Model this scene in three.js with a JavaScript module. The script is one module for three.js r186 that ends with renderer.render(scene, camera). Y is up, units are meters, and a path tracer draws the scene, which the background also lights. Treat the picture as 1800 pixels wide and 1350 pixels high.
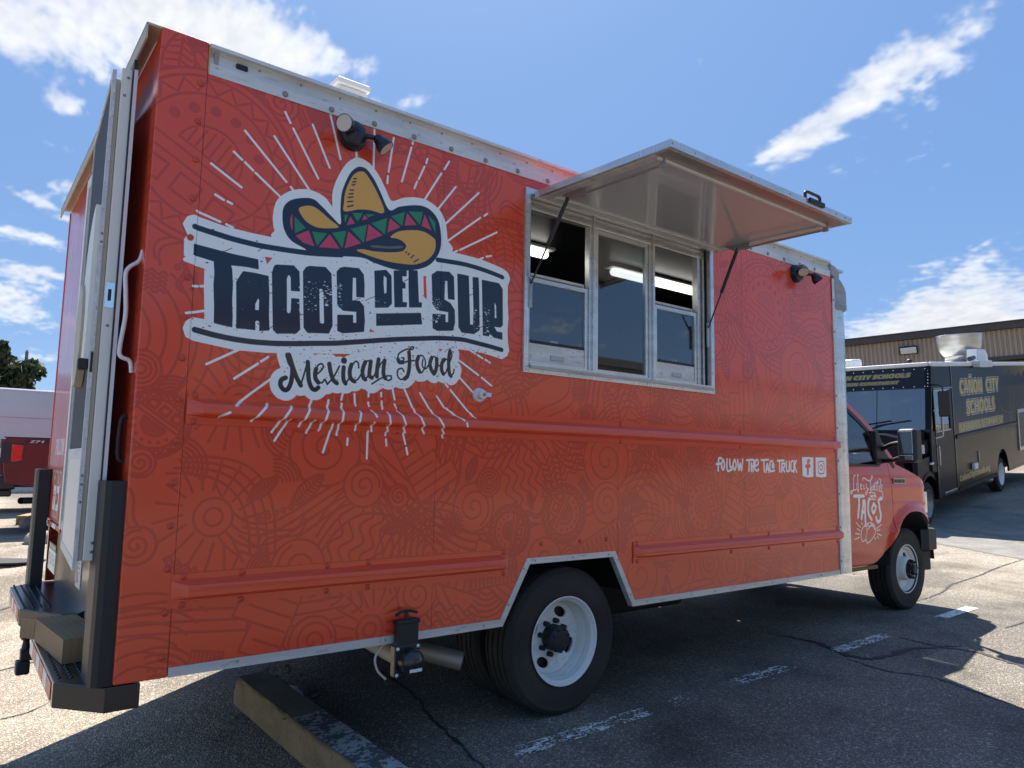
import * as THREE from 'three';
import { mergeGeometries, mergeVertices, toCreasedNormals } from 'three/addons/utils/BufferGeometryUtils.js';
import { RoundedBoxGeometry } from 'three/addons/geometries/RoundedBoxGeometry.js';
import { RectAreaLightUniformsLib } from 'three/addons/lights/RectAreaLightUniformsLib.js';
RectAreaLightUniformsLib.init();

// ------------------------------------------------------------------ camera, sky, sun, exposure
const scene = new THREE.Scene();
const D2R = Math.PI / 180;
const camera = new THREE.PerspectiveCamera(55.93, 4 / 3, 0.05, 2000);
camera.position.set(-0.488, 1.257, 2.76);
camera.rotation.set(6.2875 * D2R, -37.657 * D2R, 1.018 * D2R, 'YXZ');
const SUN = new THREE.Vector3(0.35, 1, -0.6).normalize();
const EXPOSURE = 3.1;

// seeded random numbers and value noise
function rng(seed) { let s = seed >>> 0; return () => { s = (s + 0x6d2b79f5) | 0; let t = Math.imul(s ^ (s >>> 15), 1 | s); t = (t + Math.imul(t ^ (t >>> 7), 61 | t)) ^ t; return ((t ^ (t >>> 14)) >>> 0) / 4294967296; }; }
function hash2(x, y) { let h = Math.imul(x, 374761393) + Math.imul(y, 668265263) | 0; h = Math.imul(h ^ (h >>> 13), 1274126177); return ((h ^ (h >>> 16)) >>> 0) / 4294967296; }
function vnoise(x, y) { const ix = Math.floor(x), iy = Math.floor(y), fx = x - ix, fy = y - iy, u = fx * fx * (3 - 2 * fx), v = fy * fy * (3 - 2 * fy); const a = hash2(ix, iy), b = hash2(ix + 1, iy), c = hash2(ix, iy + 1), d = hash2(ix + 1, iy + 1); return a + (b - a) * u + (c - a) * v + (a - b - c + d) * u * v; }
function fbm(x, y, n) { let s = 0, a = 0.5, t = 0; for (let i = 0; i < n; i++) { s += a * vnoise(x, y); t += a; a *= 0.5; const q = x * 1.62 - y * 1.22 + 17.3; y = x * 1.22 + y * 1.62 + 9.1; x = q; } return s / t; }
const smooth = (a, b, x) => { const t = Math.min(1, Math.max(0, (x - a) / (b - a))); return t * t * (3 - 2 * t); };
const mix = (a, b, t) => a + (b - a) * t;

function skyTexture() {
  const W = 4096, H = 2048, data = new Float32Array(W * H * 4);
  // cloud fields that the photograph shows, as azimuth (from +x towards +z) and height in degrees, half sizes, tilt and strength; elsewhere clouds are scattered by noise
  const fields = [[-82, 29.3, 11.5, 4.6, 4, 0.9], [-73, 30.4, 7, 2.8, -12, 0.72], [-92, 27, 8, 3, 0, 0.5], [-30.8, 23.2, 3.2, 1.2, 24, 0.72], [-26.5, 25.3, 4.6, 1.7, 25, 0.85], [-20.5, 28, 5, 2.4, 22, 0.95], [-17.5, 11.6, 7.5, 3.2, 14, 1.0], [-23.5, 9.2, 7, 2.2, 4, 0.95], [-27, 14, 2.4, 0.4, 5, 0.62], [-87, 14.3, 3.5, 0.6, -8, 0.7], [-86, 12, 3.4, 0.45, 0, 0.62], [-88, 9.6, 4.5, 1.7, -5, 0.8], [-86, 16.3, 2.5, 0.45, -20, 0.6], [-85.7, 23, 1.2, 0.7, 0, 0.62], [-85, 17.8, 1, 0.5, 0, 0.6], [-84, 6.5, 6, 0.6, 0, 0.5]].map(([a, e, sa, se, t, k]) => ({ a: a * D2R, e: e * D2R, sa: sa * D2R, se: se * D2R, c: Math.cos(t * D2R), s: Math.sin(t * D2R), k }));
  for (let row = 0; row < H; row++) {
    const el = ((row + 0.5) / H - 0.5) * Math.PI, y = Math.sin(el), ce = Math.cos(el);
    for (let col = 0; col < W; col++) {
      const az = ((col + 0.5) / W - 0.5) * 2 * Math.PI, x = Math.cos(az) * ce, z = Math.sin(az) * ce, o = (row * W + col) * 4;
      if (y < -0.02) { data[o] = 0.15; data[o + 1] = 0.15; data[o + 2] = 0.145; data[o + 3] = 1; continue; }
      const yy = Math.max(y, 0), cs = x * SUN.x + y * SUN.y + z * SUN.z;
      const h = Math.exp(-yy * 5.2), hz = Math.exp(-yy * 16);
      let r = mix(0.056, 0.128, h) + 0.06 * hz, g = mix(0.113, 0.215, h) + 0.05 * hz, b = mix(0.238, 0.33, h) + 0.01 * hz;
      const glow = 0.05 * Math.pow(Math.max(0, cs), 6) + 0.11 * Math.pow(Math.max(0, cs), 40);
      r += glow; g += glow; b += glow * 0.95;
      // clouds
      const k = 1 / (yy + 0.13), px = x * k, pz = z * k;
      const wx = fbm(px * 1.3 + 5, pz * 1.3 + 2, 3) - 0.5, wz = fbm(px * 1.3 - 7, pz * 1.3 + 11, 3) - 0.5;
      let cov = 0.0 + 0.55 * (fbm(px * 0.55 + 31, pz * 0.55 - 12, 3) - 0.42);
      let m = 0;
      for (const f of fields) { let da = az - f.a; if (da > Math.PI) da -= 2 * Math.PI; if (da < -Math.PI) da += 2 * Math.PI; if (Math.abs(da) > 0.9) continue; da *= ce; const de = el - f.e, u = (da * f.c + de * f.s) / f.sa, v = (-da * f.s + de * f.c) / f.se, q = u * u + v * v; if (q < 9) m += f.k * Math.exp(-q); }
      const inFrame = smooth(0.98, 0.8, Math.abs(az + 0.91) / 0.8) * smooth(0.95, 0.7, el);
      cov = cov * (1 - 0.9 * inFrame) + m - 0.2 * inFrame;
      let d = 0, lit = 1;
      if (cov > -0.2) {
        const n = fbm(px * 3.6 + wx * 2.2, pz * 3.6 + wz * 2.2, 5), n2 = fbm(px * 13 + wx * 9, pz * 13 + wz * 9, 4), n3 = fbm(px * 48 + wz * 14, pz * 34 + wx * 14, 3);
        const det = n2 * 0.55 + n3 * 0.45, v = cov + (n - 0.5) * 1.0 + (det - 0.5) * 1.25 - 0.2;
        d = 0.5 * smooth(0, 0.42, v) + 0.5 * smooth(0.12, 0.95, v);
        lit = 0.74 + 0.42 * det - 0.1 * smooth(0.4, 0.9, v);
      }
      const cw = 0.31 * lit * (1 + 0.15 * Math.max(0, cs)), a = d * 0.95 * smooth(-0.01, 0.04, y);
      data[o] = mix(r, cw, a); data[o + 1] = mix(g, cw * 1.01, a); data[o + 2] = mix(b, cw * 1.04, a); data[o + 3] = 1;
    }
  }
  const t = new THREE.DataTexture(data, W, H, THREE.RGBAFormat, THREE.FloatType);
  t.mapping = THREE.EquirectangularReflectionMapping; t.magFilter = THREE.LinearFilter; t.minFilter = THREE.LinearFilter; t.colorSpace = THREE.LinearSRGBColorSpace; t.needsUpdate = true;
  return t;
}
const sky = skyTexture();
scene.background = sky; scene.environment = sky;
const sun = new THREE.DirectionalLight(new THREE.Color().setRGB(1, 0.94, 0.88), 3.6);
sun.name = 'sun'; sun.position.copy(SUN).multiplyScalar(60); sun.castShadow = true;
sun.shadow.mapSize.set(4096, 4096); Object.assign(sun.shadow.camera, { left: -35, right: 35, top: 35, bottom: -35, near: 1, far: 160 });
scene.add(sun, sun.target);
const renderer = new THREE.WebGLRenderer({ antialias: true });
renderer.toneMapping = THREE.LinearToneMapping; renderer.toneMappingExposure = EXPOSURE; renderer.shadowMap.enabled = true;

// ------------------------------------------------------------------ helpers
const taken = new Map();
function numbered(name) { const n = taken.get(name) ?? 0; taken.set(name, n + 1); return n ? name + '_' + String(n).padStart(3, '0') : name; }
function thing(name, label, category, pos = [0, 0, 0], group) { const g = new THREE.Group(); g.name = numbered(name); g.position.set(...pos); g.userData = { label, category }; if (group) g.userData.group = group; scene.add(g); return g; }
function part(name, geo, mat, parent, label) { const m = new THREE.Mesh(Array.isArray(geo) ? join(geo) : geo, mat); m.name = name; if (label) m.userData.label = label; m.castShadow = m.receiveShadow = true; parent.add(m); return m; }
function holder(name, parent, pos = [0, 0, 0]) { const g = new THREE.Group(); g.name = name; g.position.set(...pos); parent.add(g); return g; }
function join(list) { return mergeGeometries(list.map((g) => { g = g.index ? g.toNonIndexed() : g; for (const k of Object.keys(g.attributes)) if (!['position', 'normal', 'uv'].includes(k)) g.deleteAttribute(k); if (!g.attributes.uv) g.setAttribute('uv', new THREE.BufferAttribute(new Float32Array(g.attributes.position.count * 2), 2)); return g; })); }
// box by its limits, with uv in metres
function box(x0, x1, y0, y1, z0, z1, r = 0) { const w = x1 - x0, h = y1 - y0, d = z1 - z0; const g = r ? new RoundedBoxGeometry(w, h, d, 2, Math.min(r, w / 2.01, h / 2.01, d / 2.01)) : new THREE.BoxGeometry(w, h, d); g.translate((x0 + x1) / 2, (y0 + y1) / 2, (z0 + z1) / 2); return metric(g); }
function metric(g, s = 1) { const p = g.attributes.position, n = g.attributes.normal, uv = new Float32Array(p.count * 2); for (let i = 0; i < p.count; i++) { const ax = Math.abs(n.getX(i)), ay = Math.abs(n.getY(i)), az = Math.abs(n.getZ(i)); const x = p.getX(i) * s, y = p.getY(i) * s, z = p.getZ(i) * s; if (az >= ax && az >= ay) { uv[2 * i] = x; uv[2 * i + 1] = y; } else if (ax >= ay) { uv[2 * i] = z; uv[2 * i + 1] = y; } else { uv[2 * i] = x; uv[2 * i + 1] = z; } } g.setAttribute('uv', new THREE.BufferAttribute(uv, 2)); return g; }
const cyl = (r0, r1, h, n = 24, open = false) => new THREE.CylinderGeometry(r0, r1, h, n, 1, open);
function rod(a, b, r, n = 10) { const A = new THREE.Vector3(...a), B = new THREE.Vector3(...b), L = A.distanceTo(B), g = cyl(r, r, L, n); g.applyQuaternion(new THREE.Quaternion().setFromUnitVectors(new THREE.Vector3(0, 1, 0), B.clone().sub(A).normalize())); return g.translate(...A.add(B).multiplyScalar(0.5).toArray()); }
function tube(pts, r, seg = 40, n = 10, tension = 0.5) { return new THREE.TubeGeometry(new THREE.CatmullRomCurve3(pts.map((p) => new THREE.Vector3(...p)), false, 'catmullrom', tension), seg, r, n); }
function shapeOf(pts, holes = []) { const s = new THREE.Shape(pts.map(([x, y]) => new THREE.Vector2(x, y))); for (const h of holes) s.holes.push(new THREE.Path(h.map(([x, y]) => new THREE.Vector2(x, y)))); return s; }
function extZ(pts, z0, z1, holes, bevel = 0, curve = 12) { const g = new THREE.ExtrudeGeometry(shapeOf(pts, holes), { depth: z1 - z0 - 2 * bevel, bevelEnabled: bevel > 0, bevelSize: bevel, bevelThickness: bevel, bevelOffset: -bevel, bevelSegments: 3, curveSegments: curve }); return metric(g.translate(0, 0, z0 + bevel)); }
function extX(pts, x0, x1) { const g = new THREE.ExtrudeGeometry(shapeOf(pts.map(([y, z]) => [-z, y])), { depth: x1 - x0, bevelEnabled: false }); return metric(g.rotateY(Math.PI / 2).translate(x0, 0, 0)); }
function extY(pts, y0, y1, bevel = 0) { const g = new THREE.ExtrudeGeometry(shapeOf(pts.map(([x, z]) => [x, -z])), { depth: y1 - y0 - 2 * bevel, bevelEnabled: bevel > 0, bevelSize: bevel, bevelThickness: bevel, bevelOffset: -bevel, bevelSegments: 2 }); return metric(g.rotateX(-Math.PI / 2).translate(0, y0 + bevel, 0)); }
// a sheet from a function of two parameters
function sheet(f, nu, nv, flip = false) { const p = [], uv = [], idx = []; for (let j = 0; j <= nv; j++) for (let i = 0; i <= nu; i++) { const q = f(i / nu, j / nv); p.push(q[0], q[1], q[2]); uv.push(q[3] ?? i / nu, q[4] ?? j / nv); } for (let j = 0; j < nv; j++) for (let i = 0; i < nu; i++) { const a = j * (nu + 1) + i, b = a + 1, c = a + nu + 1, d = c + 1; flip ? idx.push(a, c, b, b, c, d) : idx.push(a, b, c, b, d, c); } const g = new THREE.BufferGeometry(); g.setAttribute('position', new THREE.Float32BufferAttribute(p, 3)); g.setAttribute('uv', new THREE.Float32BufferAttribute(uv, 2)); g.setIndex(idx); g.computeVertexNormals(); return g; }
function rectRing(x0, x1, y0, y1, w) { return [[[x0, y0], [x1, y0], [x1, y1], [x0, y1]], [[x0 + w, y0 + w], [x0 + w, y1 - w], [x1 - w, y1 - w], [x1 - w, y0 + w]]]; }
function wrapUV(g, x0, x1, y0, y1) { const p = g.attributes.position, uv = new Float32Array(p.count * 2); for (let i = 0; i < p.count; i++) { uv[2 * i] = (p.getX(i) - x0) / (x1 - x0); uv[2 * i + 1] = (p.getY(i) - y0) / (y1 - y0); } g.setAttribute('uv', new THREE.BufferAttribute(uv, 2)); return g; }
const lin = (r, g, b) => new THREE.Color().setRGB(r, g, b);
const std = (color, roughness = 0.6, metalness = 0, extra = {}) => new THREE.MeshStandardMaterial({ color, roughness, metalness, ...extra });
const phys = (color, roughness = 0.4, extra = {}) => new THREE.MeshPhysicalMaterial({ color, roughness, ...extra });
function canvas(w, h, draw) { const c = document.createElement('canvas'); c.width = w; c.height = h; draw(c.getContext('2d'), w, h); return c; }
function tex(c, repeat = true, srgb = true, sx = 1, sy = 1) { const t = new THREE.CanvasTexture(c); t.colorSpace = srgb ? THREE.SRGBColorSpace : THREE.NoColorSpace; if (repeat) t.wrapS = t.wrapT = THREE.RepeatWrapping; t.repeat.set(sx, sy); return t; }
function noiseTexture(n, f, srgb = true) { const d = new Uint8Array(n * n * 4); for (let j = 0; j < n; j++) for (let i = 0; i < n; i++) { const c = f(i, j, n), o = (j * n + i) * 4; d[o] = c[0]; d[o + 1] = c[1]; d[o + 2] = c[2]; d[o + 3] = 255; } const t = new THREE.DataTexture(d, n, n); t.colorSpace = srgb ? THREE.SRGBColorSpace : THREE.NoColorSpace; t.wrapS = t.wrapT = THREE.RepeatWrapping; t.magFilter = THREE.LinearFilter; t.needsUpdate = true; return t; }
// noise that repeats after n cells
function tnoise(x, y, per) { const ix = Math.floor(x), iy = Math.floor(y), fx = x - ix, fy = y - iy, u = fx * fx * (3 - 2 * fx), v = fy * fy * (3 - 2 * fy), w = (a) => ((a % per) + per) % per; const a = hash2(w(ix), w(iy)), b = hash2(w(ix + 1), w(iy)), c = hash2(w(ix), w(iy + 1)), d = hash2(w(ix + 1), w(iy + 1)); return a + (b - a) * u + (c - a) * v + (a - b - c + d) * u * v; }

// ------------------------------------------------------------------ materials
function grains(n, seed, base, list) { // stones pressed into a binder, repeating
  const R = rng(seed), a = new Float32Array(n * n), hgt = new Float32Array(n * n);
  for (let j = 0; j < n; j++) for (let i = 0; i < n; i++) a[j * n + i] = base * (0.8 + 0.4 * R());
  for (const [count, r0, r1, lo, hi] of list) for (let k = 0; k < count; k++) {
    const cx = R() * n, cy = R() * n, r = mix(r0, r1, R() * R()), v = mix(lo, hi, R()), q = 0.7 + 0.6 * R(), t = R() * 3.14, ct = Math.cos(t), st = Math.sin(t), m = Math.ceil(r * 1.4);
    for (let y = -m; y <= m; y++) for (let x = -m; x <= m; x++) { const u = (x * ct + y * st) * q, w = (-x * st + y * ct) / q, d = (u * u + w * w) / (r * r); if (d > 1) continue; const o = (((Math.floor(cy + y) % n) + n) % n) * n + (((Math.floor(cx + x) % n) + n) % n); a[o] = v * (0.9 + 0.2 * R()); hgt[o] = Math.max(hgt[o], 0.35 + 0.65 * Math.sqrt(1 - d)); }
  }
  return [a, hgt];
}
const toS = (v) => 255 * (v <= 0.0031308 ? 12.92 * v : 1.055 * Math.pow(v, 1 / 2.4) - 0.055);
const GN = 2048, [gA, gH] = grains(GN, 11, 0.085, [[110000, 1.2, 3, 0.07, 0.26], [50000, 1.6, 4, 0.09, 0.3], [5000, 3, 7, 0.1, 0.3], [40000, 1, 1.8, 0.2, 0.48], [40000, 1, 2, 0.02, 0.05]]);
const asphaltMap = noiseTexture(GN, (i, j, n) => { const v = gA[j * n + i] * (0.82 + 0.36 * (0.6 * tnoise(i / 256, j / 256, 8) + 0.4 * tnoise(i / 64, j / 64, 32))), w = tnoise(i / 16 + 3, j / 16, 128); const u = v * 1.3; return [toS(u * (1.16 + 0.06 * w)), toS(u * 1.05), toS(u * (0.87 - 0.06 * w))]; });
const asphaltBump = noiseTexture(1024, (i, j) => { const v = 255 * (0.7 * gH[(j * 2) * GN + i * 2] + 0.3 * tnoise(i / 32, j / 32, 32)); return [v, v, v]; }, false);
const M = {};
M.asphalt = std(0xffffff, 0.93, 0, { map: asphaltMap, bumpMap: asphaltBump, bumpScale: 0.006, vertexColors: true });
const concreteMap = noiseTexture(1024, (i, j) => { const v = 0.62 + 0.25 * tnoise(i / 128, j / 128, 8) + 0.14 * tnoise(i / 32, j / 32, 32) + 0.16 * (hash2(i, j) - 0.5) - 0.25 * smooth(0.8, 0.9, tnoise(i / 10, j / 10, 102)); return [toS(0.4 * v), toS(0.375 * v), toS(0.325 * v)]; });
M.concrete = std(0xffffff, 0.9, 0, { map: concreteMap, bumpMap: concreteMap, bumpScale: 0.004 });
M.kerbYellow = std(lin(0.95, 0.72, 0.4), 0.9, 0, { map: concreteMap, bumpMap: concreteMap, bumpScale: 0.006 });
M.tar = std(lin(0.025, 0.025, 0.026), 0.6);
const brushMap = noiseTexture(512, (i, j) => { const v = 200 + 40 * tnoise(i / 1.5, j / 64, 8) * hash2(i, 3) + 18 * tnoise(i / 64, j / 64, 8) - 20 * hash2(i, j >> 5); return [v, v, v]; });
const scuffMap = noiseTexture(512, (i, j) => { const a = tnoise(i / 128, j / 16, 4 * 8) * 0.5 + tnoise(i / 32, j / 4, 128) * 0.3 + hash2(i, j) * 0.2, v = 212 + 40 * a - 26 * smooth(0.86, 0.93, tnoise(i / 20, j / 6, 512)); return [v, v, v * 0.985]; });
M.alu = std(lin(0.8, 0.81, 0.82), 0.36, 0.6, { map: scuffMap, roughnessMap: brushMap });
M.aluDark = std(lin(0.5, 0.5, 0.51), 0.34, 0.85, { map: scuffMap });
M.aluWhite = std(lin(0.8, 0.8, 0.79), 0.5, 0.1, { map: scuffMap });
M.galv = std(lin(0.7, 0.71, 0.71), 0.5, 0.4, { map: scuffMap });
M.steel = std(lin(0.55, 0.55, 0.55), 0.28, 1);
M.chrome = std(lin(0.8, 0.8, 0.8), 0.12, 1);
M.boltGrey = std(lin(0.3, 0.29, 0.27), 0.45, 0.6);
M.black = std(lin(0.012, 0.013, 0.015), 0.5, 0, {});
M.blackGloss = phys(lin(0.008, 0.009, 0.011), 0.35, { clearcoat: 0.5, clearcoatRoughness: 0.15 });
M.blackPlastic = std(lin(0.014, 0.014, 0.016), 0.55);
M.under = std(lin(0.02, 0.019, 0.018), 0.85);
const rubberMap = noiseTexture(256, (i, j) => { const v = 0.75 + 0.3 * tnoise(i / 32, j / 32, 8) + 0.2 * hash2(i, j); return [180 * v, 174 * v, 165 * v]; });
M.rubber = std(lin(0.06, 0.055, 0.05), 0.85, 0, { map: rubberMap });
M.cream = std(lin(0.82, 0.78, 0.68), 0.45);
M.creamDark = std(lin(0.5, 0.44, 0.32), 0.55);
M.whitePlastic = std(lin(0.72, 0.72, 0.7), 0.4);
M.wheelWhite = std(lin(0.88, 0.87, 0.84), 0.42, 0, { map: scuffMap });
M.wheelBlack = std(lin(0.012, 0.014, 0.018), 0.6);
M.pane = phys(lin(0.5, 0.54, 0.56), 0.02, { transmission: 1, thickness: 0, ior: 1.6 });
M.clearPane = phys(lin(0.6, 0.64, 0.66), 0.02, { transmission: 1, thickness: 0, ior: 1.85 });
M.darkPane = phys(lin(0.12, 0.14, 0.16), 0.02, { transmission: 1, thickness: 0, ior: 1.85 });
M.screenPane = phys(lin(0.4, 0.45, 0.46), 0.03, { transmission: 1, thickness: 0, ior: 2.7 });
M.mesh = std(lin(0.045, 0.05, 0.055), 0.75);
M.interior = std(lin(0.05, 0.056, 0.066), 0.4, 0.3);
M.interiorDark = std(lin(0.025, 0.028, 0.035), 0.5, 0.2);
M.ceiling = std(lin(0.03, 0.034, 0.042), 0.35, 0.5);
M.lampLens = phys(lin(0.62, 0.54, 0.42), 0.25, { clearcoat: 0.6 });
M.cardboard = std(lin(0.36, 0.235, 0.12), 0.85, 0, { map: noiseTexture(128, (i, j) => { const v = 225 + 20 * tnoise(i / 16, j / 16, 8) + 10 * ((i >> 1) & 1); return [v, v, v]; }) });
M.redTail = phys(lin(0.5, 0.012, 0.02), 0.12, { clearcoat: 1 });
M.whitePaint = phys(lin(0.52, 0.53, 0.55), 0.3, { clearcoat: 0.7, clearcoatRoughness: 0.06 });
M.maroon = phys(lin(0.016, 0.003, 0.013), 0.3, { clearcoat: 0.6, clearcoatRoughness: 0.04 });
M.tubeGlow = new THREE.MeshStandardMaterial({ color: 0xffffff, emissive: lin(1, 0.97, 0.9), emissiveIntensity: 0.9, roughness: 0.4 });

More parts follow.
